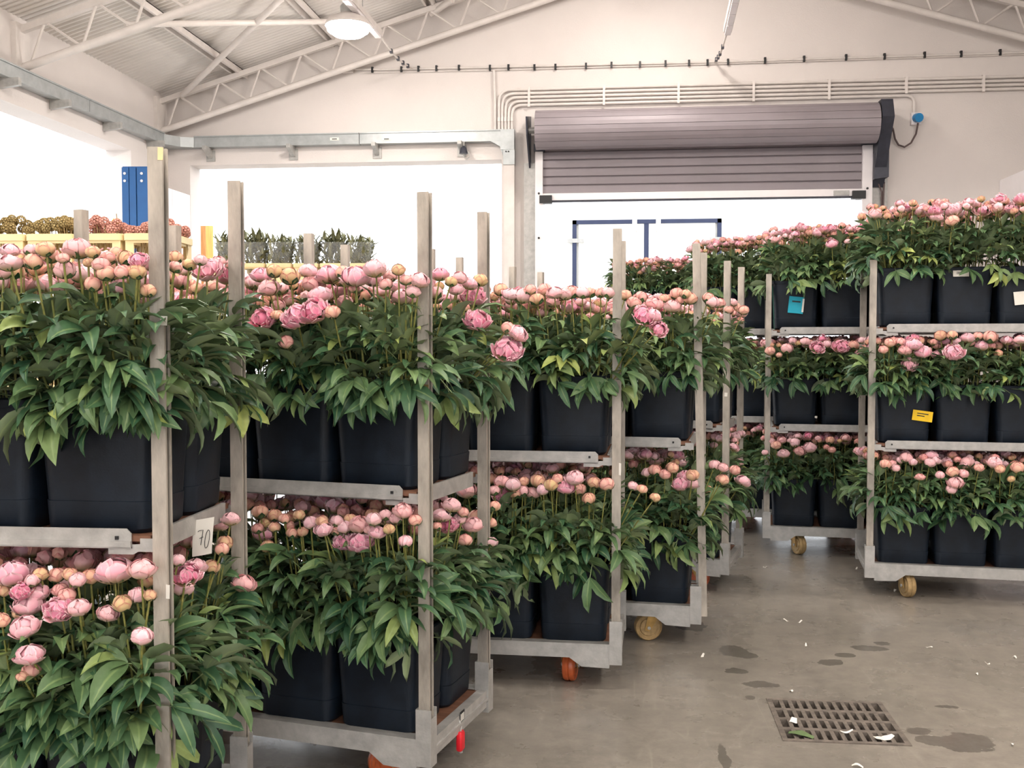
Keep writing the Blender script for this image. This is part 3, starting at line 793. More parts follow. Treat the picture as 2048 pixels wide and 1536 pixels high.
for key, c in CARTS.items():
    names = TN2 if len(c['tiers']) == 2 else TN3
    for ti, z in enumerate(c['tiers']):
        for col in range(4):                   # 0 = aisle end
            for row in (0, 1):                 # 0 = hall side
                lx = c['aisle'] * ((1.5 - col) * PX * .985 + .009) + random.uniform(-.004, .004)
                ly = (-1 if row == 0 else 1) * PY
                p = c['c'] + c['R'] @ Vector((lx, ly, 0))
                o = empty('flower_bucket', (p.x, p.y, z), c['rz'] + random.uniform(-.02, .02))
                gr = key == 'R2' and ti == 2 and col == 0 and row == 1
                link('body', bg_ if gr else bb_, o); link('rim', brg_ if gr else br_, o)
                side = 'hall-side row' if row == 0 else 'shutter-side row'
                tag(o, '%s square bucket, %s from aisle, %s, %s, %s' % ('green' if gr else 'black', COLN[col], side, names[ti], c['nick']), 'bucket', 'flower buckets on the trolleys')
                BUCKETS.append(dict(key=key, ti=ti, col=col, row=row, lx=lx, ly=ly, z=z, o=o))
# ------------------------------------------------------------------ peony templates
class Tpl:
    """vertices, triangles, material slot and tint (r variety, g base-tip, b edge)"""
    def __init__(s): s.v = []; s.f = []; s.m = []; s.t = []
    def grid(s, P, nu, nv, m, tint):
        o = len(s.v)
        for j in range(nv + 1):
            for i in range(nu + 1):
                s.v.append(tuple(P(i / nu, j / nv))); s.t.append(tint(i / nu, j / nv))
        for j in range(nv):
            for i in range(nu):
                a = o + j * (nu + 1) + i
                s.f += [(a, a + 1, a + nu + 2), (a, a + nu + 2, a + nu + 1)]; s.m += [m, m]
        return s
    def fin(s):
        s.V = np.array(s.v, float); s.F = np.array(s.f, int); s.Mi = np.array(s.m, int); s.T = np.array(s.t, float); return s
    def mesh(s, name, mats):
        me = bpy.data.meshes.new(name); me.from_pydata(s.v, [], s.f); me.update()
        for m in mats: me.materials.append(M[m])
        me.polygons.foreach_set('material_index', s.m); me.polygons.foreach_set('use_smooth', [True] * len(s.f))
        a = me.attributes.new('tint', 'FLOAT_COLOR', 'POINT')
        a.data.foreach_set('color', np.array([(*t, 1) for t in s.t], np.float32).ravel())
        return me
def shell(t, lon, hw, la0, la1, r, nu, nv, m=0, lift=.03, ruf=0.0, sq=.9, peak=.6, zoff=0.0, ph=0.0, gl=1.0, flare=0.0):
    def P(u, v):
        la = la0 + (la1 - la0) * v
        if v < peak: wv = .45 + .55 * math.sin(math.pi / 2 * v / peak)
        else: wv = math.sqrt(max(0.0, 1 - ((v - peak) / (1 - peak)) ** 2)) * .9 + .1
        uu = u * 2 - 1
        lo = lon + hw * wv * uu
        rr = r * (1 + lift * (uu * uu) + lift * v * v + flare * v * v + ruf * math.sin(uu * 7 + ph) * v * v)
        return (rr * math.cos(la) * math.cos(lo), rr * math.cos(la) * math.sin(lo), rr * (math.sin(la) * sq) + zoff)
    t.grid(P, nu, nv, m, lambda u, v: (1, max(0.0, (la0 + (la1 - la0) * v + 1.4) / 2.8) * gl, max(0, (abs(u * 2 - 1) ** 4 + v ** 6 - .25)) * .8))
def ball(t, r, nu, nv, m=0, g=.7, zoff=0.0):
    t.grid(lambda u, v: (r * math.cos(-1.5 + 3.0 * v) * math.cos(u * 6.2832), r * math.cos(-1.5 + 3.0 * v) * math.sin(u * 6.2832), r * .9 * math.sin(-1.5 + 3.0 * v) + zoff), nu, nv, m, lambda u, v: (1, max(v, .1) * g, 0))
# every bloom: unit radius, centre at origin, stem enters from below
def bud(seed, lod):
    rr = random.Random(seed); t = Tpl()
    nu, nv = ((4, 6), (2, 3))[lod]
    ball(t, .90, (10, 5)[lod], (6, 4)[lod], 0, .9)
    n1 = (5, 3)[lod]
    for k in range(n1): shell(t, 6.283 * k / n1 + rr.uniform(-.2, .2), rr.uniform(.62, .8) * 5 / n1 * .9, -1.35, rr.uniform(1.15, 1.5), .94 + .008 * k, nu, nv, 0, .045, .0, gl=1)
    n2 = (4, 3)[lod]
    for k in range(n2): shell(t, 6.283 * k / n2 + rr.uniform(-.4, .4), rr.uniform(.5, .75), -1.35, rr.uniform(.2, 1.0), .985 + .012 * k, nu, nv, 0, .05, .0)
    for k in range((4, 3)[lod]): shell(t, 6.283 * k / 4 + rr.uniform(-.3, .3), .5, -1.5, rr.uniform(-.55, -.05), 1.03, (3, 2)[lod], (3, 2)[lod], 1, .06)
    return t.fin()
def half(seed, lod):
    rr = random.Random(seed); t = Tpl(); nu, nv = ((5, 6), (2, 3))[lod]
    ball(t, .8, (10, 5)[lod], (6, 4)[lod], 0, .9, .02)
    for k in range((9, 4)[lod]): shell(t, rr.uniform(0, 6.28), rr.uniform(.35, .6), rr.uniform(-.2, .3), rr.uniform(1.2, 1.55), rr.uniform(.86, 1.0), nu, nv, 0, .10, .05, ph=rr.uniform(0, 6))
    for k in range((6, 3)[lod]): shell(t, 6.283 * k / 6 + rr.uniform(-.3, .3), rr.uniform(.55, .75) * (1, 1.7)[lod], -1.35, rr.uniform(.5, 1.15), .98 + .012 * k, nu, nv, 0, .07, .03, ph=rr.uniform(0, 6))
    for k in range((4, 2)[lod]): shell(t, 6.283 * k / 4 + rr.uniform(-.4, .4), .6, -1.4, rr.uniform(-.1, .4), 1.05, nu, nv, 0, .08, .05, flare=.12)
    for k in range((4, 2)[lod]): shell(t, 6.283 * k / 4 + rr.uniform(-.3, .3), .5, -1.5, rr.uniform(-.8, -.4), 1.06, 3, 2, 1, .06)
    return t.fin()
def openb(seed, lod):
    rr = random.Random(seed); t = Tpl(); nu, nv = ((6, 5), (2, 3))[lod]
    ball(t, .72, (10, 5)[lod], (6, 4)[lod], 0, 1.2, .0)
    for k in range((34, 7)[lod]):
        la = math.asin(rr.uniform(-.35, .98))
        shell(t, rr.uniform(0, 6.28), rr.uniform(.28, .5) / max(.35, math.cos(la)) * .8, la - rr.uniform(.4, .7), la + rr.uniform(.25, .5), rr.uniform(.78, 1.0), nu, nv, 0, .16, .10, peak=.7, ph=rr.uniform(0, 6), flare=rr.uniform(-.1, .12))
    for k in range((7, 4)[lod]): shell(t, 6.283 * k / 7 + rr.uniform(-.3, .3), rr.uniform(.4, .6), -1.2, rr.uniform(-.15, .35), 1.03 + .015 * (k % 3), nu, nv, 0, .10, .06, flare=.2, ph=rr.uniform(0, 6))
    for k in range((4, 2)[lod]): shell(t, 6.283 * k / 4 + rr.uniform(-.3, .3), .5, -1.5, -.75, 1.02, 3, 2, 1, .06)
    return t.fin()
BL = {'b': [[bud(11 + i, l) for i in range(4)] for l in (0, 1)], 'h': [[half(31 + i, l) for i in range(3)] for l in (0, 1)], 'o': [[openb(51 + i, l) for i in range(3)] for l in (0, 1)]}
BL['g'] = BL['b']
def leaflet(t, base, yaw, Lf, W, rise, droop, roll, rows, cols):
    """a folded, drooping lance-shaped leaflet growing along +Y"""
    pts = []; p = np.array([0.0, 0.0, 0.0]); a = rise
    for j in range(rows + 1):
        pts.append((p.copy(), a))
        p = p + np.array([0, math.cos(a), math.sin(a)]) * (Lf / rows); a -= droop / rows * (0.5 + j / rows)
    cy, sy = math.cos(yaw), math.sin(yaw)
    def P(u, v):
        q, an = pts[int(round(v * rows))]
        wv = W * (math.sin(math.pi * min(.985, .03 + v) ** .88)) ** .85 if v < 1 else 0.0
        uu = u * 2 - 1
        x = uu * wv / 2; up = abs(uu) * wv * .22 + roll * uu * wv * .5
        y = q[1] - math.sin(an) * up; z = q[2] + math.cos(an) * up + .05 * wv * math.sin(v * 9 + yaw * 3) * abs(uu)
        return (base[0] + x * cy - y * sy, base[1] + x * sy + y * cy, base[2] + z)
    t.grid(P, cols, rows, 0, lambda u, v: (1, v, abs(u * 2 - 1)))
def leaf(seed, lod):
    rr = random.Random(seed); t = Tpl(); rows, cols = ((7, 4), (4, 2))[lod]
    pl = rr.uniform(.03, .06); a = rr.uniform(.2, .7)
    tip = (0, pl * math.cos(a), pl * math.sin(a))
    r = .0022
    t.grid(lambda u, v: (r * math.cos(u * 6.283), pl * math.cos(a) * v, pl * math.sin(a) * v + r * math.sin(u * 6.283)), 3, 1, 0, lambda u, v: (1, 0, 0))
    dr = rr.uniform(.5, 2.0)
    for yw in ((0, .75, -.75) if rr.random() < .75 else (0, .9)):
        leaflet(t, tip, yw + rr.uniform(-.15, .15), rr.uniform(.105, .15), rr.uniform(.032, .046), a - rr.uniform(0, .3), dr + rr.uniform(-.3, .4), rr.uniform(-.5, .5), rows, cols)
    return t.fin()
LEAF = [[leaf(100 + i, l) for i in range(9)] for l in (0, 1)]
LEAFM = [t.mesh('leaf', ['leaf']) for t in LEAF[0]]
BLM = {k: [t.mesh('bloom', ['petal', 'leaf']) for t in v[0]] for k, v in BL.items() if k != 'g'}; BLM['g'] = BLM['b']
def stem_tpl(r, n, seg, bow):
    t = Tpl()
    t.grid(lambda u, v: (r * (1 - .25 * v) * math.cos(u * 6.283) + bow * math.sin(math.pi * v), r * (1 - .25 * v) * math.sin(u * 6.283), v), n, seg, 0, lambda u, v: (1, v, 0))
    return t.fin()
STEMT = stem_tpl(.0026, 3, 1, 0)
STEMM = [stem_tpl(.0034, 6, 6, b).mesh('stem', ['stem']) for b in (0, .008, .018, -.012)]

# ------------------------------------------------------------------ blooms read off the photograph: (x, y, width, kind)
HERO = {
 ('C1', 1): '20 501 30 h,18 526 38 h,6 543 34 b,42 520 27 g,67 523 33 b,91 498 33 g,101 511 31 b,126 516 24 b,155 497 46 h,186 504 28 g,130 539 37 b,176 525 18 g,202 529 32 b,218 516 30 b,212 545 36 b,250 516 31 g,245 543 30 b,274 543 34 g,186 568 31 b,243 573 34 h,278 520 30 o,293 529 30 h,296 581 28 b,350 515 28 b,351 534 26 b,378 529 26 g,415 539 46 o,457 549 42 o,469 529 30 h,437 523 26 h,401 520 24 b,62 500 26 b,232 505 24 b',
 ('C2', 1): '522 550 34 h,548 542 28 g,538 575 36 h,580 552 36 g,618 542 30 h,626 567 38 h,660 549 44 h,640 590 40 h,710 552 46 h,709 577 20 b,751 537 38 h,746 559 32 h,797 539 26 g,771 568 26 b,780 552 26 b,826 583 28 b,839 560 32 h,557 612 26 b,554 630 24 b,525 637 42 o,593 633 48 o,627 622 48 o,665 624 28 b,572 684 28 b,880 549 29 h,902 563 23 g,920 555 26 h,938 567 30 h,912 578 26 h,946 591 38 o,961 560 26 g,971 578 20 b,953 606 26 b,955 640 42 o,686 545 28 b,812 560 24 b,1016 656 26 b,1036 666 34 h,1015 699 48 o',
 ('C3', 1): '1001 579 27 b,1022 588 28 h,1044 592 32 h,1073 598 26 b,1089 579 26 b,1109 585 28 h,1131 588 26 h,1143 584 28 b,1165 585 26 b,1181 585 22 b,1202 585 22 b,1216 585 24 b,1060 580 24 b,1251 590 22 b,1269 606 28 b,1283 594 24 b,1309 607 30 h,1290 632 36 o,1307 631 28 h,1317 658 28 o',
 ('C4', 1): '1328 597 20 b,1342 597 20 b,1353 587 24 b,1363 600 20 b,1380 597 26 b,1345 613 28 h,1425 604 26 b,1417 596 22 b,1440 606 20 b,1371 588 20 b',
 ('C5', 1): '1457 619 20 b,1471 614 20 b,1487 620 20 b,1465 605 18 b',
 ('C1', 0): '24 1147 52 h,66 1160 28 b,82 1148 28 g,113 1150 30 b,140 1148 27 b,155 1159 30 b,181 1153 34 b,229 1141 60 h,284 1138 44 h,45 1181 34 o,73 1185 38 h,56 1209 48 h,42 1225 32 b,49 1253 46 h,119 1216 46 o,157 1215 36 h,120 1180 28 b,134 1190 32 b,216 1227 34 h,244 1206 34 g,274 1190 32 b,300 1190 24 g,284 1272 38 b,59 1309 46 h,63 1340 34 b,44 1352 22 b,7 1180 28 b,3 1240 30 b,365 1174 38 b,373 1150 42 o,356 1120 26 b,391 1133 36 h,424 1133 30 g,445 1148 22 g,488 1167 40 h,450 1085 28 g,444 1098 26 b,438 1049 28 h,462 1038 30 h',
 ('C2', 0): '520 1023 30 b,549 1030 26 b,569 1037 22 b,598 1030 22 g,530 1045 22 g,549 1054 22 b,515 1057 22 b,527 1068 32 h,535 1092 24 g,579 1051 20 b,584 1066 22 b,605 1063 22 b,621 1045 26 b,644 1042 24 b,647 1058 30 h,673 1042 24 b,673 1059 24 b,689 1054 26 b,701 1038 24 b,722 1049 42 h,689 1082 34 o,720 1084 42 o,738 1059 20 b,754 1065 28 h,747 1038 28 b,778 1058 22 g,792 1037 24 b,806 1021 32 h,811 1082 26 b,883 1030 30 h,897 1051 34 o,926 1024 22 b,919 1038 24 b,954 1035 34 b,946 1049 32 h,982 1045 22 b,930 1080 26 b,984 1084 22 b,874 1052 18 b,970 1012 22 b,989 1012 22 b,904 1010 30 h,770 1030 24 b,830 1040 24 b',
 ('C3', 0): '935 981 33 h,1003 963 28 b,988 981 22 b,1007 991 32 o,1026 969 28 b,1030 985 24 b,1046 981 22 b,1067 985 26 b,1086 979 24 b,1048 963 20 b,1076 962 28 b,1102 970 26 g,1131 973 32 h,1159 978 24 b,1178 997 24 b,1189 965 24 b,1213 968 28 b,1284 978 20 b,1310 995 20 b,1266 972 20 b,1150 955 30 h,1115 958 22 b',
 ('C4', 0): '1360 968 28 h,1383 966 26 h,1370 952 26 h,1385 950 24 b,1414 979 20 b,1445 959 24 b,1330 948 22 b,1295 945 22 b,1310 940 24 b,1345 935 24 b,1430 930 22 b,1446 935 20 b',
 ('C5', 0): '1486 962 26 h,1470 940 20 b,1478 925 18 b',
 ('R1', 2): '1873 434 24 h,1905 441 24 b',
 ('R1', 1): '1767 699 18 b,1780 685 20 b,1810 700 22 h,1845 703 26 h,1827 688 26 h,1800 683 18 b,1881 671 22 b,1905 670 18 b,1908 705 30 o,1935 676 22 h,1956 672 18 b,1981 674 26 b,1819 729 22 o,1700 1500 1 b',
 ('R1', 0): '1771 928 20 b,1792 936 16 b,1813 916 22 b,1840 954 16 h,1905 943 22 b,1880 950 16 b,1935 925 24 b,1927 947 18 b,1911 965 26 h,1903 978 20 b,1958 935 18 b,1990 926 26 h,2000 938 18 b,2035 935 24 b,1860 925 20 b,2022 958 14 g',
 ('R2', 2): '1664 487 20 h,1695 483 12 b',
 ('R2', 1): '1540 702 18 b,1558 710 12 b,1574 697 22 b,1635 695 22 o,1683 693 26 o,1708 690 20 b,1654 688 16 b,1611 683 18 b,1724 710 24 h',
 ('R2', 0): '1567 907 20 h,1600 902 20 h,1619 895 22 h,1552 890 18 b,1530 905 12 b,1660 880 16 b,1664 900 14 b,1590 885 18 b',
}
PEONY = []          # dicts with world base / bloom position, radius, kind, tint, cart, tier
def kind_tint(k):
    return {'b': random.choice((.18, .28, .36, .44, .54, .6)), 'g': random.uniform(.02, .14), 'h': random.uniform(.5, .76), 'o': random.uniform(.72, .92)}[k] + random.uniform(-.04, .04)
def bucket_at(key, ti, lx, ly):
    return min((b for b in BUCKETS if b['key'] == key and b['ti'] == ti), key=lambda b: (b['lx'] - lx) ** 2 + 1.6 * (b['ly'] - ly) ** 2)
def add_peony(key, ti, lp, r, k, hero):
    c = CARTS[key]; b = bucket_at(key, ti, lp.x, lp.y)
    fx = max(-BW * .72, min(BW * .72, lp.x - b['lx'])) * .8; fy = max(-BD * .72, min(BD * .72, lp.y - b['ly'])) * .8
    base = Vector((b['lx'] + fx, b['ly'] + fy, b['z'] + BH - .11))
    PEONY.append(dict(key=key, ti=ti, lb=base, lp=lp, r=r, k=k, tint=max(0, min(1, kind_tint(k))), hero=hero, b=b,
                      w=c['c'] + c['R'] @ lp, wb=c['c'] + c['R'] @ base))
for (key, ti), txt in HERO.items():
    c = CARTS[key]; Ri = c['R'].transposed(); ai = c['aisle']
    for it in txt.split(','):
        x, y, s, k = it.split(); x, y, s = float(x), float(y), float(s)
        if s < 2: continue
        o_ = Ri @ (C0 - c['c']); d_ = Ri @ ray(x, y)
        yo = -HY - .03 + random.uniform(-.06, .04)
        t_ = (yo - o_.y) / d_.y; lp = o_ + d_ * t_
        low_ = .075 if lp.z < c['tiers'][ti] + BH + .25 else 0.0
        if low_: yo = -HY - .05 - low_ + random.uniform(-.02, .02); t_ = (yo - o_.y) / d_.y; lp = o_ + d_ * t_
        if lp.x * ai > HX + .0:
            t_ = (ai * (HX + random.uniform(-.05, .03) + low_) - o_.x) / d_.x; lp2 = o_ + d_ * t_
            if -HY - .06 < lp2.y < HY + .12 and t_ > 1: lp = lp2
            else:
                t_ = (yo - o_.y) / d_.y; lp = o_ + d_ * t_
        if (x, y) in ((1016, 656), (1036, 666), (1015, 699)):
            t_ = 3.45; lp = o_ + d_ * t_
        r = s / 2 * t_ / F * 1.1
        add_peony(key, ti, lp, r, k, True)
nh = len(PEONY)
# the rest of each bunch
for b in BUCKETS:
    key, ti = b['key'], b['ti']; c = CARTS[key]; ai = c['aisle']
    top = ti == len(c['tiers']) - 1
    ceilz = 9 if top else c['tiers'][ti + 1] - .055
    left = key[0] == 'C'
    rim = b['z'] + BH
    hmax = .30 if left else (.36 if ti == 2 else .27)
    if left: hmax = .37 if ti == 0 else .335
    elif ti == 0: hmax = .31
    if key == 'R4': hmax = min(hmax, .26)
    nx_, ny_ = 6, 5
    if b['row'] == 1 and (b['col'] > 1): nx_, ny_ = 5, 4
    for i in range(nx_):
        for j in range(ny_):
            fx = (i + .5 + random.uniform(-.35, .35)) / nx_ * 2 - 1; fy = (j + .5 + random.uniform(-.35, .35)) / ny_ * 2 - 1
            lx = b['lx'] + fx * BW * 1.08; ly = b['ly'] + fy * BD * 1.08
            edge = max(0, -ly - HY * .55) + max(0, lx * ai - HX * .78)
            if (key, ti) in HERO and left and (ly < -HY + .075 or (lx * ai > HX - .10 and key != 'C5')): continue
            z = rim + hmax + random.uniform(-.055, .02) - edge * .15 - (random.uniform(0, .05) if random.random() < .2 else 0)
            z = min(z, ceilz - random.uniform(0, .04))
            if ly < -HY + .06: ly -= random.uniform(0, .05)
            if lx * ai > HX - .08: lx += ai * random.uniform(0, .06)
            k = random.choices('bbbbhgo', k=1)[0] if random.random() < .9 else 'h'
            if k == 'o' and random.random() < .5: k = 'h'
            r = {'b': random.uniform(.021, .028), 'g': random.uniform(.018, .023), 'h': random.uniform(.028, .035), 'o': random.uniform(.033, .038)}[k]
            add_peony(key, ti, Vector((lx, ly, z)), r, k, False)
# the 300 that show largest become single things
def score(p):
    x, y, d = project(p['w'])
    if not (-30 < x < 2078 and 0 < y < 1560): return -1
    c = CARTS[p['key']]
    s = p['r'] / d
    out = max(-p['lp'].y - (HY - .08), p['lp'].x * c['aisle'] - (HX - .08))
    if p['hero']: s *= 3.0
    elif out < 0: s *= .25
    return s
order = sorted(range(len(PEONY)), key=lambda i: -score(PEONY[i]))
single = set(order[:298])
KN = {'b': 'plump pink-cream peony bud', 'g': 'tight green-tinged peony bud', 'h': 'half-open pink peony', 'o': 'ruffled open pink peony'}
TNAME = {2: TN2, 3: TN3}
Zax = Vector((0, 0, 1))
stuffB = {}; stuffS = []; stuffL = {}
def m4(loc, rot, sc):
    return np.array(Matrix.Translation(loc) @ rot.to_4x4() @ Matrix.Diagonal((*sc, 1)))
def look(yaxis, zup):
    y = yaxis.normalized(); z = (zup - y * zup.dot(y))
    z = z.normalized() if z.length > 1e-4 else y.orthogonal().normalized()
    x = y.cross(z); return Matrix((x, y, z)).transposed()
def leaf_dir(out, pitch, spread):
    a = math.atan2(out.y, out.x) + random.gauss(0, spread)
    return Vector((math.cos(a) * math.cos(pitch), math.sin(a) * math.cos(pitch), math.sin(pitch)))
def out_dir(p):
    c = CARTS[p['key']]; lp = p['lp']; ai = c['aisle']
    ex = lp.x * ai - (HX - .12); ey = -lp.y - (HY - .10)
    v = Vector((ai if ex > ey and ex > 0 else 0, -1 if ey >= ex and ey > -.08 else 0, 0))
    if v.length < .5:
        a = random.uniform(0, 6.28); v = Vector((math.cos(a), math.sin(a), 0))
    return c['R'] @ v
for i, p in enumerate(PEONY):
    c = CARTS[p['key']]; names = TNAME[len(c['tiers'])]
    w, wb, r = p['w'], p['wb'], p['r']
    ax = (w - wb); ln = ax.length; axn = ax.normalized()
    up = (axn * .75 + Zax * .55 + Vector((random.uniform(-.25, .25), random.uniform(-.25, .25), 0))).normalized()
    if p['k'] == 'o' and p['hero']: up = (up + c['R'] @ Vector((0, -.7, 0)) * .6).normalized()
    spin = Matrix.Rotation(random.uniform(0, 6.28), 3, 'Z')
    rotb = look(up.orthogonal(), up) @ spin
    rots = look(axn.orthogonal(), axn) @ spin
    sq = random.uniform(.88, 1.0) if p['k'] in 'bg' else random.uniform(.78, .9)
    bs = (r * random.uniform(.95, 1.05), r, r * sq)
    od = out_dir(p)
    if i in single:
        o = empty('peony', wb); o.rotation_euler = (0, 0, 0)
        tn = p['tint']
        cname = 'greenish' if tn < .15 else 'cream' if tn < .25 else 'peach' if tn < .4 else 'blush' if tn < .56 else 'pale-pink' if tn < .7 else 'pink' if tn < .82 else 'deep-pink'
        sz = 'small' if r < .021 else 'large' if r > .031 else 'plump'
        kd = {'b': 'bud', 'g': 'bud', 'h': 'half-open peony', 'o': 'open ruffled peony'}[p['k']]
        lab = '%s %s %s, %s bucket from aisle, %s, %s' % (sz, cname, kd if 'peony' in kd else 'peony ' + kd, COLN[p['b']['col']], names[p['ti']], c['nick'])
        tag(o, lab, 'peony', lab)
        vs_ = BLM[p['k']]
        b_ = link('bloom', vs_[i % len(vs_)], o, loc=w - wb, rot=rotb.to_euler(), scale=bs); b_.color = (p['tint'], 1, 1, 1)
        hl = max(.02, ln - r * .8)
        link('stem', STEMM[i % 4], o, loc=(0, 0, 0), rot=rots.to_euler(), scale=(1, 1, hl))
        nl = 4 if p['key'] in ('C1', 'C2') else 3
        for q in range(nl):
            t_ = random.uniform(.15, .58) if q else random.uniform(.5, .78)
            pitch = random.uniform(-.2, .9) if t_ > .45 else random.uniform(-.9, .3)
            dv = leaf_dir(od, pitch, .85)
            s_ = random.uniform(.75, 1.15) * (.55 if t_ > .62 else 1)
            lf = link('leaf', LEAFM[random.randrange(9)], o, loc=(w - wb) * t_, rot=look(dv, Zax + Vector((random.uniform(-.4, .4), random.uniform(-.4, .4), 0))).to_euler(), scale=(s_, s_, s_))
            lf.color = (min(1, max(0, random.gauss(.42, .22))), 1, 1, 1)
    else:
        key = (p['k'], i % len(BL[p['k']][1]))
        stuffB.setdefault(key, []).append((m4(w, rotb, bs), p['tint']))
        stuffS.append((m4(wb, rots, (1, 1, max(.02, ln - r * .8))), 1.0))
        face = abs(p['lp'].y + HY) < .14 or (p['lp'].x * c['aisle'] > HX - .16)
        for q in range(3 if face else 2):
            t_ = random.uniform(.25, .66)
            dv = leaf_dir(od, random.uniform(-.2, .9), 1.0); s_ = random.uniform(.6, 1.05)
            stuffL.setdefault(random.randrange(9), []).append((m4(wb + ax * t_, look(dv, Zax), (s_,) * 3), min(1, max(0, random.gauss(.38, .22)))))
# leaves draped over the bucket rims on the open sides
for b in BUCKETS:
    c = CARTS[b['key']]; ai = c['aisle']; left = b['key'][0] == 'C'
    sides = []
    if b['row'] == 0: sides.append((Vector((0, -1, 0)), BD, BW))
    if b['col'] == 0: sides.append((Vector((ai, 0, 0)), BW, BD))
    hh = .20 if left else (.24 if b['ti'] == 2 else .15)
    for n_, dist_, wid in sides:
        tan = Vector((-n_.y, n_.x, 0))
        for q in range((20 if b['key'] in ('C1', 'C2') else 25) if left else 24):
            u = random.uniform(-1, 1) * wid; zt_ = b['z'] + BH + random.triangular(-.01, hh, .03)
            lp = Vector((b['lx'], b['ly'], 0)) + n_ * (dist_ - random.uniform(.0, .05)) + tan * u + Vector((0, 0, zt_))
            low = zt_ < b['z'] + BH + .07
            pitch = random.uniform(-1.0, .35) if low else random.uniform(-.3, .9)
            if low: lp += n_ * .03 + Vector((0, 0, .03))
            if q < 5: lp.z = b['z'] + BH + random.uniform(-.02, .05); lp += n_ * .035; pitch = random.uniform(-1.45, -.7)
            dv = leaf_dir(c['R'] @ n_, pitch, .6); s_ = random.uniform(.7, 1.12) * (1 if left else .85)
            stuffL.setdefault(random.randrange(9), []).append((m4(c['c'] + c['R'] @ lp, look(dv, Zax + Vector((random.uniform(-.5, .5), random.uniform(-.5, .5), 0))), (s_,) * 3), min(1, max(0, random.gauss(.42, .24)))))
# one mass for all the remaining stems
Vs, Fs, Ms, Ts = [], [], [], []; off = 0
def pour(t, inst, mmap):
    global off
    A = np.array([a for a, _ in inst]); tn = np.array([x for _, x in inst])
    n, k = len(A), len(t.V)
    V = np.einsum('nij,kj->nki', A[:, :3, :3], t.V) + A[:, None, :3, 3]
    Vs.append(V.reshape(-1, 3)); Fs.append((t.F[None] + (np.arange(n) * k + off)[:, None, None]).reshape(-1, 3))
    Ms.append(np.tile(np.array(mmap)[t.Mi], n))
    T_ = np.tile(t.T, (n, 1)).reshape(n, k, 3).copy(); T_[:, :, 0] *= tn[:, None]; Ts.append(T_.reshape(-1, 3)); off += n * k
for (k, v), inst in stuffB.items(): pour(BL[k][1][v], inst, (0, 1))
pour(STEMT, stuffS, (2,))
for v, inst in stuffL.items(): pour(LEAF[1][v], inst, (1,))
V = np.concatenate(Vs); Fc = np.concatenate(Fs); Mi = np.concatenate(Ms); Tt = np.concatenate(Ts)
me = bpy.data.meshes.new('peony_mass'); me.from_pydata(V, [], Fc); me.update()
for m_ in ('petal', 'leaf', 'stem'): me.materials.append(M[m_])
me.polygons.foreach_set('material_index', Mi.astype(np.int32)); me.polygons.foreach_set('use_smooth', np.ones(len(Fc), bool))
a = me.attributes.new('tint', 'FLOAT_COLOR', 'POINT'); a.data.foreach_set('color', np.hstack([Tt, np.ones((len(Tt), 1))]).astype(np.float32).ravel())
tag(link('peony_bunches', me), 'densely packed pink peony bunches with green foliage filling the trolley buckets', 'peonies', None, 'stuff')
print('peonies', len(PEONY), 'heroes', nh, 'tris', len(Fc), 'leaves', sum(len(x) for x in stuffL.values()))
# ------------------------------------------------------------------ cards, tags, stickers
def local_hit(key, px, py, axis, val):
    c = CARTS[key]; Ri = c['R'].transposed(); o_ = Ri @ (C0 - c['c']); d_ = Ri @ ray(px, py)
    t_ = (val - o_[axis]) / d_[axis]; return o_ + d_ * t_
def to_world(key, lp): c = CARTS[key]; return c['c'] + c['R'] @ lp
# paper card with the handwritten 70
lp = local_hit('C1', 408, 1040, 0, HX - .01); p = to_world('C1', lp)
o = empty('paper_card', p, rad(YAW) + .12); tag(o, 'white paper card handwritten 70 hanging from the shelf edge', 'card')
mb = MB(); vs = []; cw_, ch_ = .027, .098
for j in range(9):
    t = j / 8
    for i in range(5):
        u = i / 4 * 2 - 1
        vs.append((u * cw_ * (1 - .06 * t) - .006 * t, -.004 - .006 * math.sin(t * 3) + .003 * u * u, .004 - ch_ * t + .004 * u))
k = len(vs); vs += [(x, y + .0008, z) for x, y, z in vs]; fs = []
for j in range(8):
    for i in range(4):
        a = j * 5 + i; fs += [(a, a + 5, a + 6, a + 1), (k + a, k + a + 1, k + a + 6, k + a + 5)]
mb.add(vs, fs); card = build('sheet', mb, 'paper', o, smooth=True)
def stroke(pts): build('pen_stroke', MB().tube([(x * cw_, -.0125, -ch_ * y) for x, y in pts], .0009, 5), 'ink', card)
stroke([(-.52, .30), (-.40, .27), (-.20, .26), (-.02, .25), (-.10, .40), (-.18, .52), (-.26, .66)])
stroke([(-.38, .48), (-.02, .44)])
stroke([(.36 + .20 * math.cos(a) - .14 * math.sin(a), .50 + .25 * math.sin(a)) for a in np.linspace(-1.2, 5.2, 20)])
# stickers on the posts
for key, px, py, w, h, m in (('C1', 328, 636, .018, .034, 'paper'), ('C1', 336, 1183, .010, .034, 'paper'), ('C1', 321, 307, .014, .03, 'cream'), ('C2', 849, 781, .028, .04, 'straw'), ('C3', 1240, 938, .010, .05, 'paper'), ('C5', 1452, 789, .018, .022, 'paper')):
    lp = local_hit(key, px, py, 1, -HY - .0172)
    mb = MB().prism([(-w / 2, -h / 2), (w / 2 * .8, -h / 2 * 1.05), (w / 2, h / 2 * .9), (-w / 2 * .9, h / 2)], 1, -.001, .0)
    build('sticker', mb, m, CARTS[key]['o'], loc=lp)
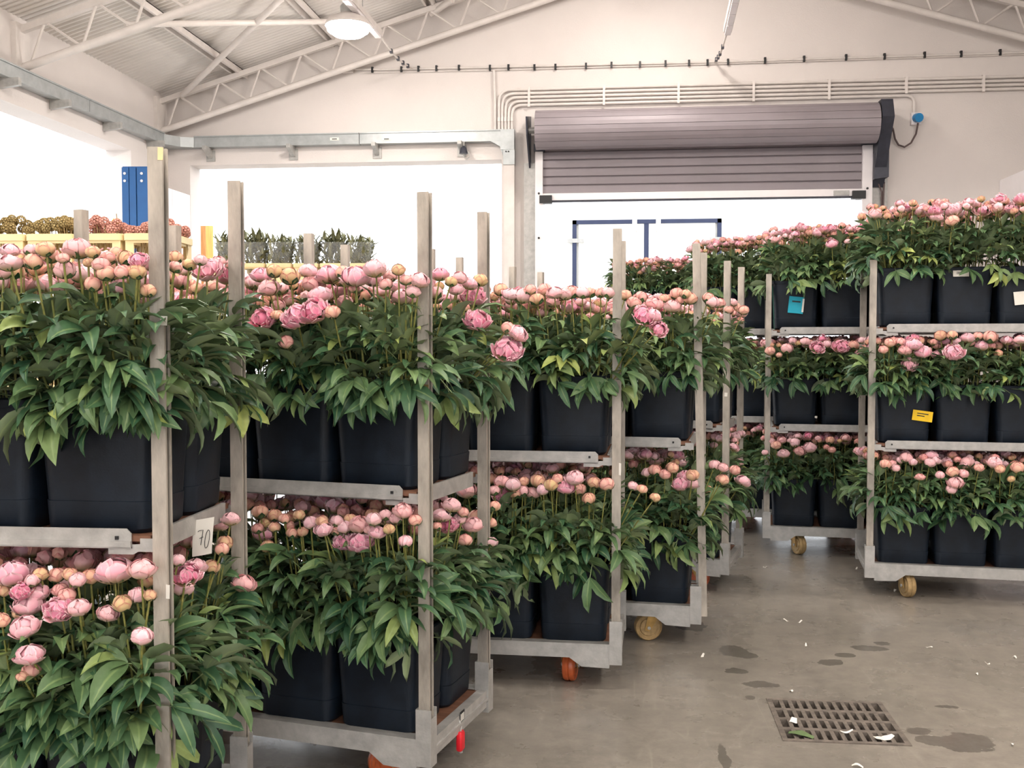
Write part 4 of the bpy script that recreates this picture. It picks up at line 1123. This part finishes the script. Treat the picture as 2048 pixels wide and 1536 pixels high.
# the red tag and its plate
lp = local_hit('C2', 924, 1433, 0, HX + .019)
pl = build('number_plate', MB().box(0, .0015, -.02, .02, -.02, .02), 'ink', CARTS['C2']['o'], loc=lp)
for dy in (-.012, .0, .011): build('plate_figure', MB().box(.0015, .0022, dy - .0035, dy + .003, -.012, .012), 'paper', pl)
lp = local_hit('C2', 921, 1462, 0, HX + .02); p = to_world('C2', lp)
o = empty('red_tag', p, CARTS['C2']['rz']); o.scale = (1.3, 1.3, 1.3); tag(o, 'red plastic tag hanging on a clip under the trolley base', 'tag')
link('tag_body', ringmesh([(rrect(.006, .011, .004), -.05), (rrect(.008, .014, .005), -.046), (rrect(.008, .014, .005), -.006), (rrect(.006, .011, .004), 0)], 'tag_body', 'red', True, True), o)
build('clip', MB().tube([(0, 0, -.002), (0, .006, .012), (0, -.004, .022), (-.004, 0, .032)], .0028, 6), 'galv', o)
build('end_cap', MB().tube([(0, 0, -.05), (0, 0, -.056)], .006, 8), 'galv', o)
# cards on the buckets of the right-hand trolleys
def bucket_card(key, px, py, w, h, tilt, m, label, marks=0, name='bucket_card'):
    lp = local_hit(key, px, py, 1, -PY - BD - .006); p = to_world(key, lp)
    o = empty(name, p, CARTS[key]['rz']); o.rotation_euler = (-.09, tilt, CARTS[key]['rz']); tag(o, label, 'card')
    s = build('sheet', MB().box(-w / 2, w / 2, -.0012, 0, -h / 2, h / 2), m, o)
    for k in range(marks):
        build('print_line', MB().box(-w * .28, w * (.28 if k == 0 else .1), -.0018, -.0010, h * (.22 - .22 * k) - h * .06, h * (.22 - .22 * k) + h * .03), 'ink', s)
    return o
bucket_card('R2', 1592, 610, .098, .112, .10, 'turq', 'turquoise card taped to a black bucket on a top tier', 1)
bucket_card('R2', 1606, 611, .012, .09, .10, 'paper', 'narrow white slip behind the turquoise bucket card')
bucket_card('R1', 1845, 832, .106, .058, .13, 'yellow', 'yellow printed card on a black bucket of the middle tier', 2)
bucket_card('R1', 1922, 547, .082, .034, 0, 'paper', 'small white printed label under a black bucket rim', 2)
bucket_card('R1', 2043, 596, .075, .072, -.1, 'paper', 'plain white card on a black bucket of the top tier', 0)
bucket_card('R2', 1632, 834, .016, .014, 0, 'paper', 'tiny white sticker on a middle tier bucket', 0)

# ------------------------------------------------------------------ crates of dried pods by the left wall, palm bunches outside
def rack(center, rz, hx, hy, z, label):
    o = empty('steel_rack', (center.x, center.y, center.z), rz); tag(o, label, 'rack')
    for sx in (-1, 1):
        for sy in (-1, 1): build('leg', MB().box(sx * hx - .018, sx * hx + .018, sy * hy - .018, sy * hy + .018, 0, z - .012), 'galvold', o)
    for zz in (.25, z / 2 + .1, z): build('shelf', MB().box(-hx - .02, hx + .02, -hy - .02, hy + .02, zz - .012, zz), 'galv', o)
    return o
def crate_parts(cwid, cd, chh):
    def walls():
        mb = MB(); t = .008; a, b = cwid / 2 - .012, cd / 2 - .012
        mb.box(-a, a, -b, b, 0, t)
        zo0, zo1 = chh * .50, chh * .80
        for s in (-1, 1):
            y0, y1 = (s * b, s * (b - t)) if s < 0 else (s * (b - t), s * b)
            mb.box(-a, a, y0, y1, t, zo0); mb.box(-a, -a * .62, y0, y1, zo0, zo1); mb.box(a * .62, a, y0, y1, zo0, zo1); mb.box(-a, a, y0, y1, zo1, chh - .02)
            x0, x1 = (s * a, s * (a - t)) if s < 0 else (s * (a - t), s * a)
            mb.box(x0, x1, -b + t, b - t, t, zo0); mb.box(x0, x1, -b + t, -b * .55, zo0, zo1); mb.box(x0, x1, b * .55, b - t, zo0, zo1); mb.box(x0, x1, -b + t, b - t, zo1, chh - .02)
        return mb.mesh('walls', 'cream')
    def rim():
        R_ = lambda d: rrect(cwid / 2 + d, cd / 2 + d, .025)
        return ringmesh([(R_(-.012), chh - .045), (R_(0), chh - .043), (R_(.0), chh - .004), (R_(-.004), chh), (R_(-.018), chh), (R_(-.02), chh - .03)], 'rim', 'cream', False, False)
    return walls, rim
def place_rack(px_right, d, n, pitch, cd, chh, rimy, theta, label):
    zrim = CAMZ + (685 - rimy) / F * d
    fr = cw((px_right - 1024) / F * d, d); rz = rad(YAW - theta); Rz = Matrix.Rotation(rz, 3, 'Z')
    hx = n * pitch / 2
    c = fr - Rz @ Vector((hx, -cd / 2, 0))
    z0 = -.02 if c.y > WY + T else 0
    c.z = z0
    rack(c, rz, hx - .02, cd / 2 - .03, zrim - chh - z0, label)
    return c, rz, Rz, hx, zrim
c, rz, Rz, hx, zrim = place_rack(345, 6.6, 4, .318, .42, .30, 467, 3, 'zinc rack holding cream crates by the left wall')
wl, rmf = crate_parts(.31, .41, .30); wl, rmf = wl(), rmf()
def pod_mesh(m, seed):
    rr = random.Random(seed); mb = MB(); ph = (1 + 5 ** .5) / 2
    pts = [Vector(v).normalized() for v in [(s1 * a, s2 * b, 0) for a, b in ((1, ph),) for s1 in (-1, 1) for s2 in (-1, 1)] + [(0, s1 * 1, s2 * ph) for s1 in (-1, 1) for s2 in (-1, 1)] + [(s2 * ph, 0, s1 * 1) for s1 in (-1, 1) for s2 in (-1, 1)]]
    extra = [((pts[i] + pts[j]) / 2).normalized() for i in range(12) for j in range(i) if (pts[i] - pts[j]).length < 1.1]
    for p in pts + extra:                       # little cups over a ball
        q = p.orthogonal().normalized(); r_ = p.cross(q); n = 6; b = len(mb.v)
        for rad_, hgt in ((.10, .62), (.26, .98), (.16, .90)):
            for k in range(n):
                a = 6.283 * k / n; mb.v.append(tuple(p * hgt + (q * math.cos(a) + r_ * math.sin(a)) * rad_))
        for i in range(2):
            for k in range(n): mb.f.append((b + i * n + k, b + i * n + (k + 1) % n, b + (i + 1) * n + (k + 1) % n, b + (i + 1) * n + k))
        mb.f.append(tuple(b + 2 * n + k for k in range(n)))
    return mb.mesh('pod_head', m)
pm = {'brownpod': pod_mesh('brownpod', 1), 'pinkpod': pod_mesh('pinkpod', 2)}
ps = MB().tube([(0, 0, 0), (.01, 0, .1), (0, 0, .2)], .003, 5).mesh('pod_stem', 'straw')
bush = []
for i in range(4):
    lx = hx - (i + .5) * .318; cp = c + Rz @ Vector((lx, 0, 0)); o = empty('plastic_crate', (cp.x, cp.y, zrim - .30), rz)
    tone = 'pinkpod' if i < 2 else 'brownpod'
    tag(o, ('cream plastic crate of dried pink pods, %s' % ('at the aisle end of rack' if i == 0 else 'second from the rack end')) if i < 2 else ('cream plastic crate of dried olive pods, %s from the rack end' % ('third' if i == 2 else 'fourth')), 'crate', 'cream crates on the left rack')
    link('walls', wl, o); link('rim', rmf, o)
    for k in range(30):
        fx, fy = random.uniform(-.14, .14), random.uniform(-.18, .18)
        hz_ = (.02 if tone == 'pinkpod' else .03) + random.uniform(0, .09) * (1 - (fx / .17) ** 2)
        q = cp + Rz @ Vector((fx, fy, 0)); s = random.uniform(.026, .035)
        pd = empty('dried_pod', (q.x, q.y, zrim + hz_ - .2)); tag(pd, 'dried %s pod on a straw stem in a cream crate' % ('pink' if tone == 'pinkpod' else 'olive-brown'), 'dried pod', 'dried %s pods' % ('pink' if tone == 'pinkpod' else 'olive'))
        link('pod_head', pm[tone], pd, loc=(0, 0, .2), rot=(random.uniform(0, 3), random.uniform(0, 3), 0), scale=(s, s, s)); link('pod_stem', ps, pd)
for zz, lab in ((.25, 'lowest'), (((zrim - .30) / 2 + .1), 'middle')):  # unseen crates added to block the daylight showing through the foliage
    for i in range(4):
        cp = c + Rz @ Vector((hx - (i + .5) * .318, 0, 0)); o = empty('plastic_crate', (cp.x, cp.y, zz), rz)
        tag(o, 'added empty cream crate blocking light, %s shelf of left rack' % lab, 'crate', 'added light-blocking crates, %s rack shelf' % lab)
        link('walls', wl, o); link('rim', rmf, o)
# yellow flower between the pink pods
q = on_plane(233, 443, cw(0, 6.75), FW); o = empty('yellow_flower', q - Vector((0, 0, .15))); tag(o, 'single yellow flower among the dried pink pods', 'flower')
link('flower_head', BLM['o'][0].copy(), o, loc=(0, 0, .15), scale=(.022, .022, .018)); o.children[0].data.materials[0] = M['yellowpetal']
link('pod_stem', ps, o)
# palm bunches in crates on a rack outside the opening
c, rz, Rz, hx, zrim = place_rack(745, 11.7, 6, .30, .40, .30, 527, 0, 'zinc rack of palm bunches standing outside the opening')
wl2, rm2 = crate_parts(.28, .39, .30); wl2, rm2 = wl2(), rm2()
def palm_mesh(seed):
    rr = random.Random(seed); t = Tpl()
    for k in range(230):
        b = (rr.uniform(-.12, .12), rr.uniform(-.13, .13), rr.uniform(-.05, .26)); yw = rr.uniform(0, 6.28)
        leaflet(t, b, yw, rr.uniform(.10, .18), rr.uniform(.02, .045), rr.uniform(.3, 1.5), rr.uniform(-.2, 1.2), 0, 3, 2)
    return t.fin().mesh('foliage', ['palm'])
pmsh = [palm_mesh(i) for i in range(3)]
slv = ringmesh([(rrect(.09, .11, .04), -.1), (rrect(.125, .15, .05), .10), (rrect(.14, .165, .05), .24)], 'sleeve', 'film', False, False)
for i in range(6):
    lx = hx - (i + .5) * .30; cp = c + Rz @ Vector((lx, 0, 0))
    o = empty('plastic_crate', (cp.x, cp.y, zrim - .30), rz); tag(o, 'cream plastic crate under a sleeved palm bunch outside the opening', 'crate', 'cream crates under palm bunches')
    link('walls', wl2, o); link('rim', rm2, o)
    o = empty('palm_bunch', (cp.x, cp.y, zrim + .0), rz + random.choice((0, math.pi))); tag(o, 'sleeved bunch of grey-green palm leaves standing in a cream crate', 'foliage bunch', 'palm bunches outside the opening')
    s = random.uniform(.9, 1.12); link('foliage', pmsh[i % 3], o, scale=(1, 1, s)); link('sleeve', slv, o)
# timber boards and blue column
def stand(name, x0, x1, d, topy, th, m, label, cat, z0=-.02, extra=None):
    a = cw((x0 - 1024) / F * d, d); b = cw((x1 - 1024) / F * d, d); zt_ = CAMZ + (685 - topy) / F * d
    wv = (b - a).length; mid = (a + b) / 2
    o = empty(name, (mid.x, mid.y, z0), rad(YAW)); tag(o, label, cat)
    build('board', MB().box(-wv / 2, wv / 2, 0, th, 0, zt_ - z0), m, o)
    if extra: extra(o, wv, zt_ - z0, th)
    return o
def slats(o, wv, h_, th):
    for k in range(9): build('slat', MB().box(-wv / 2 + .01, wv / 2 - .03, -.012, 0, h_ - .42 - k * .055, h_ - .395 - k * .055), 'wood', o)
stand('timber_board', 396, 413, 11.25, 453, .03, 'wood', 'tall brown timber board leaning outside the opening edge', 'board', extra=slats)
stand('timber_board', 414, 428, 11.4, 453, .03, 'woody', 'tall pale yellow timber board beside the brown board', 'board')
stand('steel_stake', 385, 392, 11.2, 452, .03, 'darkmetal', 'thin dark stake beside the timber boards', 'stake')
d = 8.5; a = cw((249 - 1024) / F * d, d); b = cw((301 - 1024) / F * d, d); zt_ = CAMZ + (685 - 335) / F * d; wv = (b - a).length; mid = (a + b) / 2
o = empty('blue_column', (mid.x, mid.y, 0), rad(YAW)); tag(o, 'blue painted steel column with bolts near the hall corner', 'column')
build('shaft', MB().box(-wv / 2, wv / 2, .02, .14, 0, zt_), 'bluemetal', o)
for x0, x1 in ((-wv / 2, -wv / 2 + .055), (-.045, .008), (.016, wv / 2)): build('fold', MB().box(x0, x1, 0, .02, 0, zt_ - .01), 'bluemetal', o)
for x in (-wv / 2 + .025, wv / 2 - .05):
    for z in (zt_ - .06, zt_ - .12): build('bolt', MB().tube([(x, 0, z), (x, -.008, z)], .011, 8), 'whitealu', o)
# white sliding gate leaf parked along the left wall by the corner
p = on_y(381, 391, WY - .02); gx = p.x
o = empty('gate_leaf', (gx, WY - .03, 0)); tag(o, 'white sliding gate leaf parked beside the hall corner', 'gate')
for k in range(3): build('panel', MB().box(-.05, 0, -.42 * (k + 1) + .003, -.42 * k - .003, .03, p.z), 'whitealu', o)
build('bottom_rail', MB().box(-.05, 0, -1.26, 0, 0, .03), 'galv', o)

# ------------------------------------------------------------------ white truck in the yard
ty = 18.0; x0 = on_y(1149, 440, ty).x; x1 = on_y(1439, 440, ty).x; zt_ = on_y(1290, 439, ty).z
o = empty('box_truck', ((x0 + x1) / 2, ty, Gz)); tag(o, 'white box truck with navy door frame parked outside the shutter', 'truck')
hw = (x1 - x0) / 2; H_ = zt_ - Gz
build('box_body', MB().box(-hw - .25, hw + .25, .04, 6.5, .95, H_ + .25), 'truckwhite', o)
for s in (-1, 1):
    dl = build('door_leaf', MB().box(min(0, s * (hw - .07)) + .04 * (s > 0), max(0, s * (hw - .07)) - .04 * (s < 0), 0, .05, 1.05, H_ - .07), 'truckwhite', o)
    for zz in (H_ - .35, H_ - 1.2, H_ - 2.1):
        build('hinge', MB().box(s * (hw - .02) - .14, s * (hw - .02) + .14, -.04, 0, zz - .035, zz + .035), 'galv', dl)
    build('lock_bar', MB().tube([(s * .20, -.03, 1.1), (s * .20, -.03, H_ - .02)], .018, 8), 'whitealu', dl)
    build('lock_keeper', MB().box(s * .20 - .04, s * .20 + .04, -.06, .0, H_ - .2, H_ + .02), 'whitealu', dl)
    build('frame_upright', MB().box(s * hw - .035, s * hw + .035, -.02, .05, 1.0, H_), 'navy', o)
    for yv in (1.3, 2.4, 7.6): 
        wl_ = build('wheel', MB().tube([(s * (hw - .1) - .14, yv, .48), (s * (hw - .1) + .14, yv, .48)], .48, 24), 'black', o, smooth=True)
build('frame_header', MB().box(-hw - .035, hw + .035, -.02, .05, H_ - .07, H_), 'navy', o)
build('frame_mullion', MB().box(-.04, .04, -.015, .05, 1.05, H_ - .07), 'navy', o)
build('chassis', MB().box(-.45, .45, .2, 8.4, .6, .95), 'darkmetal', o)
build('bumper', MB().box(-hw, hw, .0, .12, .5, .75), 'darkmetal', o)
build('cab', MB().prism([(6.7, .6), (8.7, .6), (8.75, 1.6), (8.3, 2.7), (6.7, 2.75)], 0, -hw + .05, hw - .05), 'truckwhite', o)
